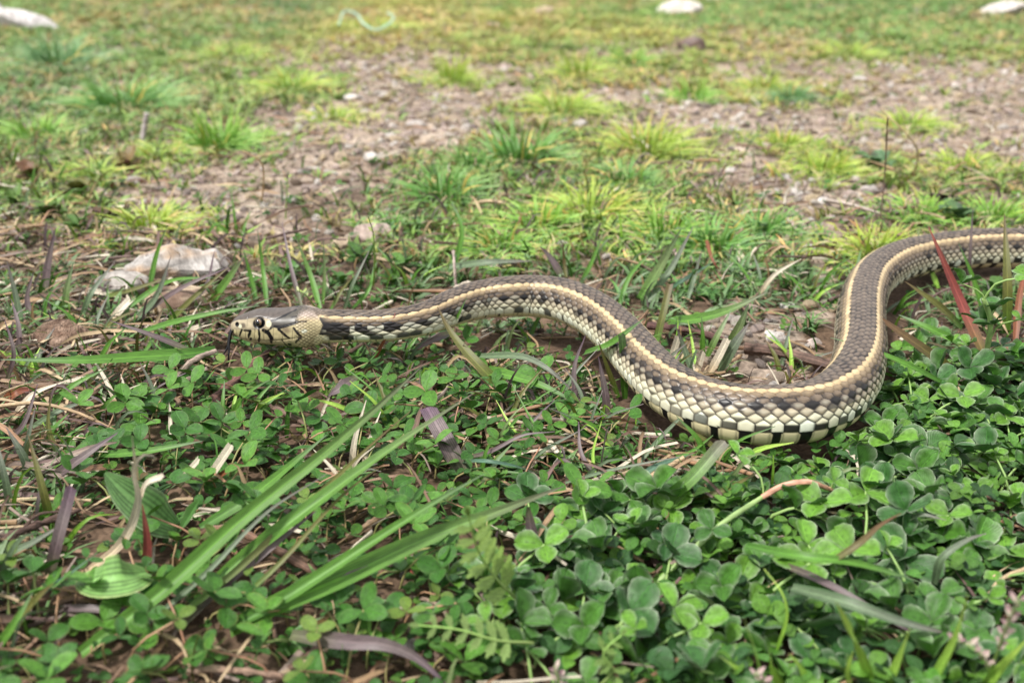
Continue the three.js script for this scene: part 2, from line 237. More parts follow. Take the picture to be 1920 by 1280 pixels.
      const gap = sst(lerp(X > 0 ? 0.8 : 0.5, 0.8, low), 0.12, e), keel = j < 8 ? Math.exp(-((w / 0.16) ** 2)) * sst(1.9, 1.2, Math.abs(X)) : 0;
      let h = 0.00026 * sst(0, 1.5, e) * (0.55 + 0.75 * t) + 0.00008 * keel * (1 - gap);
      const q = hash3(k * 2 + side, j, 1), q3 = hash3(k, j * 2 + side, 8), alt = ((k % 2) + 2) % 2, n = fbm(s * 900, a * 9, j, 2) - 0.5;
      const sc = s - ((t - 0.5) * L) / 1.06;                                          // where this scale's middle lies
      let c;
      if (j <= 2) c = mixc(C.grey, C.grey2, q * 0.9);
      else if (j === 3) c = mixc(C.stripe, C.stripe2, q * 0.7);
      else if (j === 4) c = mixc(C.stripe2, C.brown, 0.6 + q * 0.3 + 0.2 * sst(-0.2, 0.8, w));
      else if (j <= 6) c = mixc(C.grey, C.brown, 0.3 + q * 0.6);
      else if (j === 7) c = mixc(C.brown, C.tan, 0.3 + q * 0.5);
      else if (j === 8) c = mixc(C.cream2, C.tan, 0.1 + q * 0.5 - 0.15 * small);
      else c = mixc(C.pale, C.cream, q * 0.5);
      if (j >= 6 && j <= 8) c = mixc(c, C.pale, 0.22 * Math.max(0, 1 - ((t - 0.5) / 0.5) ** 2) * (1 - Math.abs(w)));
      if (j <= 7 && j !== 3) c = mixc(c, C.dark, (j === 4 ? 0.3 : 0.62) * sst(0.42, 0.12, t + 0.1 * (q - 0.5)) * (0.5 + q3 * 0.7));
      const fleck = (amount) => { c = mixc(c, C.black, amount); };
      if (j === 3 && q3 > 0.85) fleck(0.5 * sst(-0.1, -0.7, w)); if (j === 4 && q > 0.8) fleck(0.6 * sst(0.1, 0.7, w)); if (j === 2 && q3 > 0.6) fleck(0.85 * sst(-0.2, 0.7, w)); if (j === 5 && q3 > 0.62) fleck(0.85 * sst(0.2, -0.7, w)); if (j <= 1 && q3 > 0.66) fleck(0.75 * sst(0.1, 0.8, q > 0.5 ? w : -w)); if ((j === 5 || j === 6) && q > 0.7) fleck(0.6 * sst(0, 0.8, w));
      if (s > 0.05) {                                                                 // dark spots, about every second scale of the flank
        if (j === 6 && alt === 0 && q < 0.78) fleck(0.95); else if (j === 7 && alt === 0 && q3 < 0.2) fleck(0.8 * sst(0.7, 0.1, w)); else if (j === 5 && alt === 0 && q3 < 0.14) fleck(0.8); else if (j === 6 && alt === 1 && q < 0.05) fleck(0.8);
      }
      if (j === 8 && q3 < 0.22) fleck(0.75 * sst(-0.3, 0.6, w)); if (j >= 8) c = mixc(c, C.tan, 0.45 * sst(0.55, 1, hash3(k, j + 20, 3)));
      if (j === 9) { if (alt === 1) fleck(bold * (0.82 + 0.15 * sst(0.1, 0.3, q3)) * sst(-0.5 + 0.9 * (q - 0.5), 0.0 + 0.9 * (q - 0.5), w)); else if (q3 < 0.25 * (1 - bold) && t < 0.4) fleck(0.9); }
      if (s < 0.115) {                                                                // larger blotches on the neck, scale by scale
        const near = sst(0.115, 0.03, sc), z = (sc - 0.0050 - 0.0009 * (j - 6)) / 0.0112, zi = Math.round(z), o = q3 - 0.5;
        const d3 = Math.hypot((z - zi + o * 0.22) / (zi <= 0 ? 0.5 : 0.27), (j - (zi <= 0 ? 6.6 : 6.4) + o) / (zi <= 0 ? 2.9 : 1.1 * near + 0.4));
        if (zi >= 0 && j >= 4) fleck(d3 < 1 ? 0.95 * Math.max(near, 0.6) : 0);
        if (j >= 6 && j <= 7) c = mixc(c, C.pale, 0.3 * near * (d3 >= 1 ? 1 : 0));
        if (j === 9 && q < 0.22 && zi > 0) fleck(0.9);
      }
      c = mixc(c, j === 3 || j === 4 ? mixc(lin(120, 96, 66), C.dark, 0.35) : j >= 8 ? mixc(C.brown, C.black, bold * 0.85 + 0.15) : C.dark, gap * (j >= 8 ? 0.6 + 0.4 * bold : j === 3 ? 0.5 : 0.92) * sst(0, 0.004, s));
      c.multiplyScalar(0.93 + 0.12 * keel + 0.24 * n + 0.12 * (hash3(k, j + 40, 6) - 0.5));
      return [h, c];
    }
    // belly shields: whole plates, their ends by turns cream and black
    const f = u + 0.5, k = Math.floor(f), t = f - k, alt = ((k % 2) + 2) % 2, far = (ab / ROW - 10.25);
    const gap = sst(0.12, 0.0, Math.min(t, 1 - t) * (1.0)), n = fbm(s * 600, a * 7, 3, 2) - 0.5;
    let c = C.cream.clone().multiplyScalar(0.97 + n * 0.1), h = 0.00026 * (0.3 + 0.7 * t) * (1 - gap) * sst(0, 0.25, far);
    const bw = lerp(0.2, 0.36 + 0.12 * (hash3(Math.floor(u / 2 + 0.5), 4, side) - 0.5), bold), p2 = (u / 2) - Math.floor(u / 2);
    const blk = bold > 0.02 ? sst(bw + 0.14 * sst(0.55, 0, far) + 0.03, bw + 0.14 * sst(0.55, 0, far) - 0.03, Math.abs(((p2 + 0.5) % 1) - 0.5) * 2) : sst(0.16, 0.1, Math.abs(((p2 + 0.5) % 1) - 0.5) * 2) * (hash3(Math.floor(u / 2), 3, side) > 0.35 ? 1 : 0);
    c = mixc(c, C.black, blk * (bold > 0.4 ? sst(5.2, 3.8, far) : sst(1.9, 1.2, far)));
    c = mixc(c, C.black, sst(0.32, 0.05, far) * bold * 0.9);
    c = mixc(c, C.dark, gap * 0.4);
    return [h, c];
  }
  const g = new Geo(), rings = [], ds = 0.00038, white = new THREE.Color(1, 1, 1);
  const nh = 230; for (let i = 0; i < nh; i++) rings.push(-HL * (1 - Math.pow(i / nh, 1.25)));
  const nb = Math.floor(total / ds); for (let i = 0; i <= nb; i++) rings.push(i * ds);
  const P0 = fine[0].q.clone(), T0 = V(1, -0.0, 0).normalize(), axisUp = V(0, 1, 0);
  const headDir = V(1, 0.012, 0.02).normalize(), Y = V(0, 1, 0);                      // snout to neck
  const hs = V(0, 0, 0).crossVectors(headDir, Y).normalize(), hn = V(0, 0, 0).crossVectors(hs, headDir);
  const CV = Math.cos(0.4), SV = Math.sin(0.4);
  for (let i = 0; i < rings.length; i++) {
    const w = rings[i], isHead = i < nh;
    let q, Tn, N_, S_, r, roll = 0, pr;
    if (isHead) { q = P0.clone().addScaledVector(headDir, w * HEAD_MM); N_ = hn; S_ = hs; pr = profAt(w + HL); }
    else { const a = sample(w); q = a.q; r = a.r; roll = a.roll; const b = sample(Math.min(total, w + 0.002)), c = sample(Math.max(0, w - 0.002)); Tn = b.q.sub(c.q).normalize(); if (w < 0.012) Tn.lerp(headDir, 1 - w / 0.012).normalize(); S_ = V(0, 0, 0).crossVectors(Tn, Y).normalize(); N_ = V(0, 0, 0).crossVectors(S_, Tn).normalize(); }
    for (let k = 0; k <= NA; k++) {
      const a = -Math.PI + (k / NA) * 2 * Math.PI, ca = Math.cos(a), sa = Math.sin(a); let x, y, col, h;
      if (isHead) {
        const e = 0.86, sg = (v) => Math.sign(v) * Math.pow(Math.abs(v), e);
        x = sg(sa) * pr[2]; y = ca > 0 ? sg(ca) * pr[0] : -sg(-ca) * -pr[1] * 1;
        const px = 5 + w + HL, fx = (437 - 430 + w + HL) / 0.1094, fy = (605 + 7 * (w + HL) / HL - 560 - (y * CV - Math.abs(x) * SV) / 1.0) / 0.1094 + 30 - 30;
        col = headColour(fx, fy); h = headRelief(fx, fy) / HEAD_MM;
        const hl = Math.hypot(x, y) || 1; x += (x / hl) * h; y += (y / hl) * h; x *= HEAD_MM; y *= HEAD_MM;
        if (i > nh - 40) { const bl = (i - (nh - 40)) / 40, rr_ = fine[0].r; x = lerp(x, sa * rr_, bl * bl); y = lerp(y, ca * rr_, bl * bl); }
      } else {
        const ap = a - roll > Math.PI ? a - roll - 2 * Math.PI : a - roll < -Math.PI ? a - roll + 2 * Math.PI : a - roll;
        const [hh, c] = skin(w, ap, r); col = c;
        if (w < 0.004) { const fx = (605 - 430 + w / HEAD_MM) / 0.1094, fy = (612 - 560 - (ca * 31 * CV - Math.abs(sa) * 31 * SV)) / 0.1094; col = mixc(headColour(fx, fy), c, sst(0.0, 0.004, w)); }
        const flat = 1 - 0.07 * sst(0.4, 1, -ca), rad = (r + hh * sst(0, 0.01, w)) * flat * (1 + 0.025 * Math.cos(2 * a));
        x = sa * rad; y = ca * rad;
      }
      g.v(q.x + N_.x * y + S_.x * x, q.y + N_.y * y + S_.y * x, q.z + N_.z * y + S_.z * x, col, k / NA, w);
    }
    if (i) for (let k = 0; k < NA; k++) { const b = i * (NA + 1) + k, c = b - NA - 1; g.quad(c, c + 1, b + 1, b); }
  }
  const snout = g.v(P0.x - headDir.x * (HL + 1.5) * HEAD_MM, P0.y - headDir.y * (HL + 1.5) * HEAD_MM, P0.z - headDir.z * (HL + 1.5) * HEAD_MM, C.tan);
  for (let k = 0; k < NA; k++) g.i.push(snout, k + 1, k);
  const end = (rings.length - 1) * (NA + 1), tail = g.v(fine[N].q.x, fine[N].q.y, fine[N].q.z, C.grey); for (let k = 0; k < NA; k++) g.i.push(tail, end + k, end + k + 1);
  const snake = thing('snake', 'grey brown snake with two tan stripes and checkered flank winding across the clover, tongue out', 'snake', V(P0.x, 0, P0.z));
  const base = V(P0.x, 0, P0.z);
  const geo = g.build(base);
  // weld the normals along the seam under the belly
  { const nn = geo.attributes.normal; for (let i = 0; i < rings.length; i++) { const a = i * (NA + 1), b = a + NA, x = nn.getX(a) + nn.getX(b), y = nn.getY(a) + nn.getY(b), z = nn.getZ(a) + nn.getZ(b), l = Math.hypot(x, y, z) || 1; nn.setXYZ(a, x / l, y / l, z / l); nn.setXYZ(b, x / l, y / l, z / l); } }
  part('body', geo, new THREE.MeshPhysicalMaterial({ vertexColors: true, roughness: 0.37, specularIntensity: 0.7, side: THREE.DoubleSide }), snake);
  const local = (fx, fy, out) => { const x = fx * 0.1094 - 7 - HL, py = fy * 0.1094 + 560; const prr = profAt(clamp(x + HL, 1, HL)); const y = 612 - py + (x / HL) * -0; return { x, y, prr, out }; };
  // eyes: dark ball with a pale iris behind a clear lens
  for (const sd of [1, -1]) {
    const eg = new THREE.SphereGeometry(0.00162, 40, 28), cc = [], pos = eg.attributes.position;
    for (let k = 0; k < pos.count; k++) { const v = V(pos.getX(k), pos.getY(k), pos.getZ(k)).normalize(), d = Math.acos(clamp(v.z, -1, 1)); let c = mixc(C.black, lin(138, 108, 80), sst(0.58, 0.64, d) * sst(1.12, 1.0, d) * (0.12 + 0.85 * sst(0.0, 0.7, v.x * 1.1 + v.y * 0.35))); if (d < 0.58) c = lin(8, 9, 16); cc.push(c.r, c.g, c.b); }
    eg.setAttribute('color', new THREE.Float32BufferAttribute(cc, 3));
    const e = part('eye', eg, new THREE.MeshPhysicalMaterial({ vertexColors: true, roughness: 0.12, clearcoat: 1, clearcoatRoughness: 0.03 }), snake);
    const ex = 610 * 0.1094 - 7 - HL, prr = profAt(ex + HL), xs = prr[2] * 0.905;
    // height on the flank plane -> height above the axis, for a point that far out to the side
    const fyPix = 372 * 0.1094 + 560, yy = (605 + 7 * (ex + HL) / HL - fyPix + xs * SV) / CV;
    e.position.copy(P0).addScaledVector(headDir, ex * HEAD_MM).addScaledVector(hn, yy * HEAD_MM).addScaledVector(hs, sd * (xs - 3.0) * HEAD_MM).sub(base);
    e.rotation.set(-0.28, sd > 0 ? -0.18 : Math.PI + 0.18, 0);
  }
  const tp = (px, py, dz = 0) => at(px, py, 0.02).sub(camera.position).multiplyScalar(0);
  const zHead = depthOf(P0), onPlane = (px, py, dz = 0) => { const d = V((px - 960) / FOCAL, 0, 0).addScaledVector(UP, (640 - py) / FOCAL).add(FW); return d.multiplyScalar(zHead + dz).add(camera.position).sub(base); };
  const tube = (pts, r0, r1) => { const c = new THREE.CatmullRomCurve3(pts), t = new THREE.TubeGeometry(c, 28, 1, 7), p = t.attributes.position, q = V(0, 0, 0); for (let k = 0; k < p.count; k++) { const i = Math.floor(k / 8), o = c.getPointAt(i / 28); q.fromBufferAttribute(p, k).sub(o).multiplyScalar(lerp(r0, r1, i / 28)).add(o); p.setXYZ(k, q.x, q.y, q.z); } t.computeVertexNormals(); return t; };
  const tm = new THREE.MeshPhysicalMaterial({ color: lin(18, 16, 20), roughness: 0.3 });
  const tongue = part('tongue', tube([onPlane(447, 611), onPlane(440, 614), onPlane(433, 622), onPlane(430, 634), onPlane(428.5, 646)], 0.0009, 0.0007), tm, snake);
  const t1 = part('fork_tip', tube([onPlane(428.6, 645), onPlane(426, 652), onPlane(421, 660), onPlane(416, 669)], 0.0005, 0.0002), tm, tongue);
  const t2 = part('fork_tip', tube([onPlane(428.6, 645), onPlane(429, 656), onPlane(428, 668), onPlane(428, 684, 0.003)], 0.0005, 0.0002), tm, tongue);
}
// horizontal room between a point and the snake's flank
function snakeGap(x, z) { let m = 1; for (const [sx, sz, r] of snakePts) { const d = Math.hypot(x - sx, z - sz) - r; if (d < m) m = d; } return m; }

// ---------- how plants are made ----------
const K = {                                                          // leaf colours
  green: lin(98, 148, 52), mid: lin(80, 130, 44), deep: lin(52, 98, 44), gray: lin(112, 134, 98), pale: lin(138, 158, 104), olive: lin(110, 112, 52), purple: lin(112, 94, 96), plum: lin(92, 78, 74), mauve: lin(140, 126, 124),
  red: lin(158, 82, 74), rust: lin(140, 84, 52), bright: lin(132, 178, 58), lime: lin(164, 194, 66), yellow: lin(206, 180, 62), straw: lin(208, 182, 142), straw2: lin(178, 146, 108), white: lin(226, 214, 190), bark: lin(104, 80, 68), bark2: lin(84, 62, 54), greywood: lin(158, 138, 124), teal: lin(92, 128, 104),
};
// a grass blade along points: folded strip, w metres wide; cols run from base to tip; face = the way its upper side looks
function addBlade(g, pts, w, cols, o = {}) {
  const curve = new THREE.CatmullRomCurve3(pts), n = o.segs ?? 10, face = o.face ?? V(0, 0.75, 0.65), fold = o.fold ?? 0.25, cut = o.cut ?? 0, tw = o.twist ?? 0, sd = o.seed ?? 0, flat = o.across ?? 4;
  let prev = -1;
  for (let i = 0; i <= n; i++) {
    const t = i / n, p = curve.getPointAt(t), T = curve.getTangentAt(t), S = V(0, 0, 0).crossVectors(T, face); if (S.lengthSq() < 1e-6) S.set(1, 0, 0); S.normalize(); const N = V(0, 0, 0).crossVectors(S, T);
    if (tw) { S.applyAxisAngle(T, tw * t); N.applyAxisAngle(T, tw * t); }
    const ww = Math.max(0.00012, w * 0.5 * (o.shape ? o.shape(t) : Math.min(1, 0.62 + t * 1.6) * (cut ? 1 - 0.12 * t : Math.pow(Math.max(0, 1 - Math.pow(t, 1.75)), 0.85))));
    const f = t * (cols.length - 1), ci = Math.min(cols.length - 2, Math.floor(f)), c0 = cols.length > 1 ? mixc(cols[ci], cols[ci + 1], f - ci) : cols[0];
    const row = [];
    for (let k = 0; k <= flat; k++) {
      const x = (k / flat) * 2 - 1, y = fold * ww * (Math.abs(x) - 0.5), jag = cut && i === n ? (hash3(k, sd, 3) - 0.5) * w * 0.5 : 0;
      const m = 0.92 + 0.16 * hash3(k + 5, sd, Math.floor(t * 6)), edge = o.edge && Math.abs(x) === 1 ? o.edge : null, c = edge ? mixc(c0, edge, 0.6) : c0;
      row.push(g.v(p.x + S.x * x * ww + N.x * y + T.x * jag, p.y + S.y * x * ww + N.y * y + T.y * jag, p.z + S.z * x * ww + N.z * y + T.z * jag, c.clone().multiplyScalar(m), k / flat, t * 1.5));
    }
    if (prev >= 0) for (let k = 0; k < flat; k++) g.quad(prev + k, prev + k + 1, row[k + 1], row[k]);
    prev = row[0];
  }
}
// a stem or twig along points, radius from r0 to r1, with knots
function addStem(g, pts, r0, r1, c0, c1, o = {}) {
  const curve = pts.length > 2 || !o.straight ? new THREE.CatmullRomCurve3(pts) : null, n = o.segs ?? 10, m = o.sides ?? 6, sd = o.seed ?? 1, rough = o.rough ?? 0; let prev = -1;
  const e = V(0.3, 1, 0.2).normalize();
  for (let i = 0; i <= n; i++) {
    const t = i / n, p = curve.getPointAt(t), T = curve.getTangentAt(t), A = V(0, 0, 0).crossVectors(T, e).normalize(), B = V(0, 0, 0).crossVectors(T, A), first = g.n;
    for (let k = 0; k <= m; k++) { const kk = k % m, a = (kk / m) * Math.PI * 2, r = lerp(r0, r1, t) * (1 + rough * (hash3(i, kk, sd) - 0.5) + rough * 1.2 * (hash3(i, 77, sd) - 0.5)), c = mixc(c0, c1, t).multiplyScalar(1 + (rough ? 0.7 : 0.2) * (hash3(kk, i, sd + 4) - 0.5)); g.v(p.x + (A.x * Math.cos(a) + B.x * Math.sin(a)) * r, p.y + (A.y * Math.cos(a) + B.y * Math.sin(a)) * r, p.z + (A.z * Math.cos(a) + B.z * Math.sin(a)) * r, c, k / m, t * 3); }
    if (prev >= 0) for (let k = 0; k < m; k++) g.quad(prev + k, prev + k + 1, first + k + 1, first + k);
    prev = first;
  }
  const last = g.n - m - 1, p = curve.getPointAt(1), tip = g.v(p.x, p.y, p.z, c1.clone().multiplyScalar(1.15), 0.5, 0.5); for (let k = 0; k < m; k++) g.i.push(last + k, last + k + 1, tip);
}
// a flat leaflet growing along +z from the origin, upper side +y
function addLeaflet(g, L, W, col, edge, o = {}) {
  const rows = 9, cross = [-1, -0.9, -0.5, 0, 0.5, 0.9, 1], fold = o.fold ?? 0.3, droop = o.droop ?? 0.2, notch = o.notch ?? 0.05, peak = o.peak ?? 0.58, sd = o.seed ?? 0; let prev = -1;
  for (let i = 0; i <= rows; i++) {
    const u = i / rows, w = W * (u < peak ? Math.pow(Math.sin((u / peak) * Math.PI / 2), o.base ?? 0.85) : Math.sqrt(Math.max(0.01, 1 - Math.pow((u - peak) / (1 - peak), 2) * 0.985))), first = g.n;
    for (const x of cross) {
      const wav = (vnoise(u * 4 + sd, x * 2 + 7, sd) - 0.5) * (o.wave ?? 0.12) * W, saw = Math.abs(x) === 1 && i & 1 ? 1 - (o.saw ?? 0.03) : 1, z = L * u - notch * L * Math.exp(-((x / 0.4) ** 2)) * sst(0.75, 1, u), px = x * w * saw;
      const c = Math.abs(x) === 1 ? edge : Math.abs(x) === 0.9 ? mixc(col, edge, o.rim ?? 0.12) : col;
      g.v(px, Math.abs(x) * w * fold - droop * L * u * u + wav, z, c.clone().multiplyScalar(0.93 + 0.14 * vnoise(u * 5 + sd, x * 3, 2)), 0.5 + x * 0.48, u * 0.98);
    }
    if (i) for (let k = 0; k < 6; k++) g.quad(prev + k, first + k, first + k + 1, prev + k + 1);
    prev = first;
  }
}
function stoneGeo(seed, sx, sy, sz, c0, c1, detail = 4, chip = 9, patch) {
  const r = rng(seed), g = new THREE.IcosahedronGeometry(1, detail), p = g.attributes.position, planes = [], v = V(0, 0, 0), cols = [], uv = [], rough = detail > 5 ? 2.2 : 1;
  for (let k = 0; k < chip; k++) planes.push([V(rr(-1, 1, r), rr(-1, 1, r), rr(-1, 1, r)).normalize(), rr(0.6, 0.92, r)]);
  for (let k = 0; k < p.count; k++) {
    v.fromBufferAttribute(p, k).normalize(); let m = 1; for (const [n, d] of planes) { const q = v.dot(n); if (q > 0.01) m = Math.min(m, d / q); }
    m *= 1 + 0.16 * (fbm(v.x * 2 + seed, v.y * 2, v.z * 2, 3) - 0.5) + 0.07 * rough * (fbm(v.x * 9, v.y * 9 + seed, v.z * 9, 4) - 0.5);
    const n = fbm(v.x * 3 + seed, v.y * 3, v.z * 3, 4); let c = mixc(c0, c1, sst(0.3, 0.7, n)); if (patch) c = mixc(c, patch, sst(0.58, 0.68, fbm(v.x * 2.2, v.y * 2.2 + seed, v.z * 2.2 + 3, 3)));
    c.multiplyScalar(0.9 + 0.2 * vnoise(v.x * 14, v.y * 14, v.z * 14)); cols.push(c.r, c.g, c.b);
    uv.push((v.x * sx + v.y * sy * 0.5) * m / 0.05, (v.z * sz + v.y * sy * 0.7) * m / 0.05); p.setXYZ(k, v.x * m * sx, v.y * m * sy, v.z * m * sz);
  }
  g.setAttribute('color', new THREE.Float32BufferAttribute(cols, 3)); g.setAttribute('uv', new THREE.Float32BufferAttribute(uv, 2)); g.deleteAttribute('normal');
  g.computeVertexNormals(); return g;
}
function scatter(name, geos, mat, spots, kindLabel) {                 // stuff: [matrix, colour] per copy, dealt out over a few shapes
  const root = new THREE.Group(); root.name = name; root.userData = { kind: 'stuff', label: kindLabel }; scene.add(root);
  geos.forEach((geo, gi) => {
    const mine = spots.filter((_, k) => k % geos.length === gi), im = shade(new THREE.InstancedMesh(geo, mat, mine.length)); im.name = numbered(name + '_patch'); im.userData.kind = 'stuff';
    mine.forEach(([m, c], k) => { im.setMatrixAt(k, m); if (c) im.setColorAt(k, c); }); root.add(im);
  });
}
const mat4 = (p, ry, s, tiltX = 0, tiltZ = 0) => new THREE.Matrix4().compose(p, new THREE.Quaternion().setFromEuler(new THREE.Euler(tiltX, ry, tiltZ, 'YXZ')), typeof s === 'number' ? V(s, s, s) : s);
const ground = (x, z, up = 0) => V(x, terrain(x, z) + up, z);
const toPixel = (x, z) => { const d = V(x, terrain(x, z), z).sub(camera.position), k = FOCAL / d.dot(FW); return [960 + d.x * k, 640 - d.dot(UP) * k]; };

// ---------- gravel, soil crumbs, litter, grass: what nobody could count ----------
const field = (n, f, seed, x0 = -1.0, x1 = 1.0, z0 = -2.3, z1 = -0.15) => { const r = rng(seed), out = []; for (let k = 0; k < n; k++) { const x = rr(x0, x1, r), z = rr(z0, z1, r); if (Math.abs(x) > 0.24 + 0.66 * Math.abs(z)) continue; const o = f(x, z, r); if (o) out.push(o); } return out; };
const notUnderSnake = (x, z, room = 0.001) => snakeGap(x, z) > room;
{
  const tones = [lin(222, 214, 204), lin(206, 192, 174), lin(188, 170, 152), lin(236, 230, 224), lin(176, 158, 142), lin(200, 182, 174), lin(158, 146, 140), lin(212, 194, 162), lin(226, 206, 196)];
  const geos = [1, 2, 3, 4, 5].map((s) => { const g = stoneGeo(s * 31, 1, 0.72, 0.86, new THREE.Color(1, 1, 1), new THREE.Color(0.8, 0.78, 0.75), 2, 8); return g; });
  scatter('gravel', geos, M.stone, [
    ...field(170000, (x, z, r) => { const g = gravelly(x, z), w = wearOf(x, z), d = Math.hypot(x, z); if (r() > (g ? 0.95 : d > 0.5 ? 0.3 * sst(0.6, 0.4, w) + 0.16 : 0.05)) return; const s = 0.0007 + 0.0036 * Math.pow(r(), 5) * (g ? 1.15 : 0.9); if (!notUnderSnake(x, z, s)) return; return [mat4(ground(x, z, s * 0.35), r() * 7, V(s * rr(0.8, 1.3, r), s * rr(0.7, 1.1, r), s), r() * 0.8, r() * 0.8), pick(tones, r).clone().multiplyScalar(rr(0.85, 1.12, r))]; }, 11),
  ], 'pale gravel over the bare soil');
  const clod = [7, 8, 9].map((s) => stoneGeo(s * 17, 1, 0.7, 0.9, new THREE.Color(1, 1, 1), new THREE.Color(0.7, 0.68, 0.66), 2, 5));
  scatter('soil_crumbs', clod, M.soil, field(36000, (x, z, r) => { const d = Math.hypot(x, z); if (d > 1.1 || r() < (gravelly(x, z) ? 0.97 : 0.2)) return; const s = 0.0006 + 0.0017 * Math.pow(r(), 3); if (!notUnderSnake(x, z, s)) return; return [mat4(ground(x, z, s * 0.2), r() * 7, s, r(), r()), mixc(lin(124, 106, 92), lin(190, 172, 154), r())]; }, 12), 'dark crumbs of soil');
}
{ // dry straw, dead stalks and bits of bark
  const geos = [];
  for (let k = 0; k < 7; k++) { const r = rng(400 + k), g = new Geo(), L = 1, b = rr(-0.25, 0.25, r), c = rr(0.02, 0.16, r); if (k < 5) addBlade(g, [V(-0.5, 0, 0), V(-0.2, c * 0.6, b * 0.5), V(0.15, c, b), V(0.5, rr(0, 0.1, r), b * rr(-0.6, 1.6, r))], rr(0.04, 0.1, r), [new THREE.Color(1, 1, 1), new THREE.Color(0.85, 0.82, 0.8)], { segs: 7, across: 2, twist: rr(-2, 2, r), face: V(0, 1, 0), cut: k & 1, seed: k }); else addStem(g, [V(-0.5, 0, 0), V(0, c * 0.5, b * 0.6), V(0.5, 0, b * 0.3)], 0.035, 0.022, new THREE.Color(1, 1, 1), new THREE.Color(0.9, 0.9, 0.9), { segs: 6, sides: 5, rough: 0.3, seed: k }); geos.push(g.build()); }
  const tones = [K.straw, K.straw2, K.white, lin(150, 118, 92), lin(122, 94, 76), lin(170, 130, 96), lin(128, 100, 92), K.greywood];
  scatter('dry_litter', geos, M.straw, [...field(42000, (x, z, r) => { const m = inside(Z.mess, x, z) || inside(Z.mid, x, z) || inside(Z.strip, x, z) || (x < 0.13 && snakeGap(x, z) < 0.012); if (r() > (m ? 0.22 : 0.05)) return; const s = rr(0.006, 0.03, r), q = ground(x, z, rr(0.001, 0.009, r)), a = r() * 7, e1 = V(Math.cos(a) * s * 0.5, 0, -Math.sin(a) * s * 0.5); if (snakeGap(x, z) < -0.004 || snakeGap(x + e1.x, z + e1.z) < -0.005 || snakeGap(x - e1.x, z - e1.z) < -0.005) return; if (snakeGap(x, z) < 0.004) q.y = terrain(x, z) + 0.0008; return [mat4(q, a, V(s, s, s * rr(0.5, 1, r)), rr(-0.2, 0.2, r), rr(-0.25, 0.25, r)), pick(tones, r).clone().multiplyScalar(rr(0.75, 1.08, r))]; }, 23, -0.5, 0.5, -0.75, -0.13), ...field(70000, (x, z, r) => {
    const d = Math.hypot(x, z), near = inside(Z.mess, x, z) || inside(Z.mid, x, z), gr = gravelly(x, z);
    if (r() > (near ? 0.95 : d < 0.5 ? 0.6 : gr ? 0.16 : 0.3)) return; const s = rr(0.006, near ? 0.034 : 0.024, r); if (!notUnderSnake(x, z, s * 0.3)) return;
    return [mat4(ground(x, z, rr(0.0005, near ? 0.006 : 0.003, r)), r() * 7, V(s, s, s * rr(0.7, 1.3, r)), rr(-0.15, 0.15, r), rr(-0.2, 0.2, r)), pick(tones, r).clone().multiplyScalar(rr(0.7, 1.05, r))];
  }, 13)], 'dry straw and dead stalks lying on the ground');
}
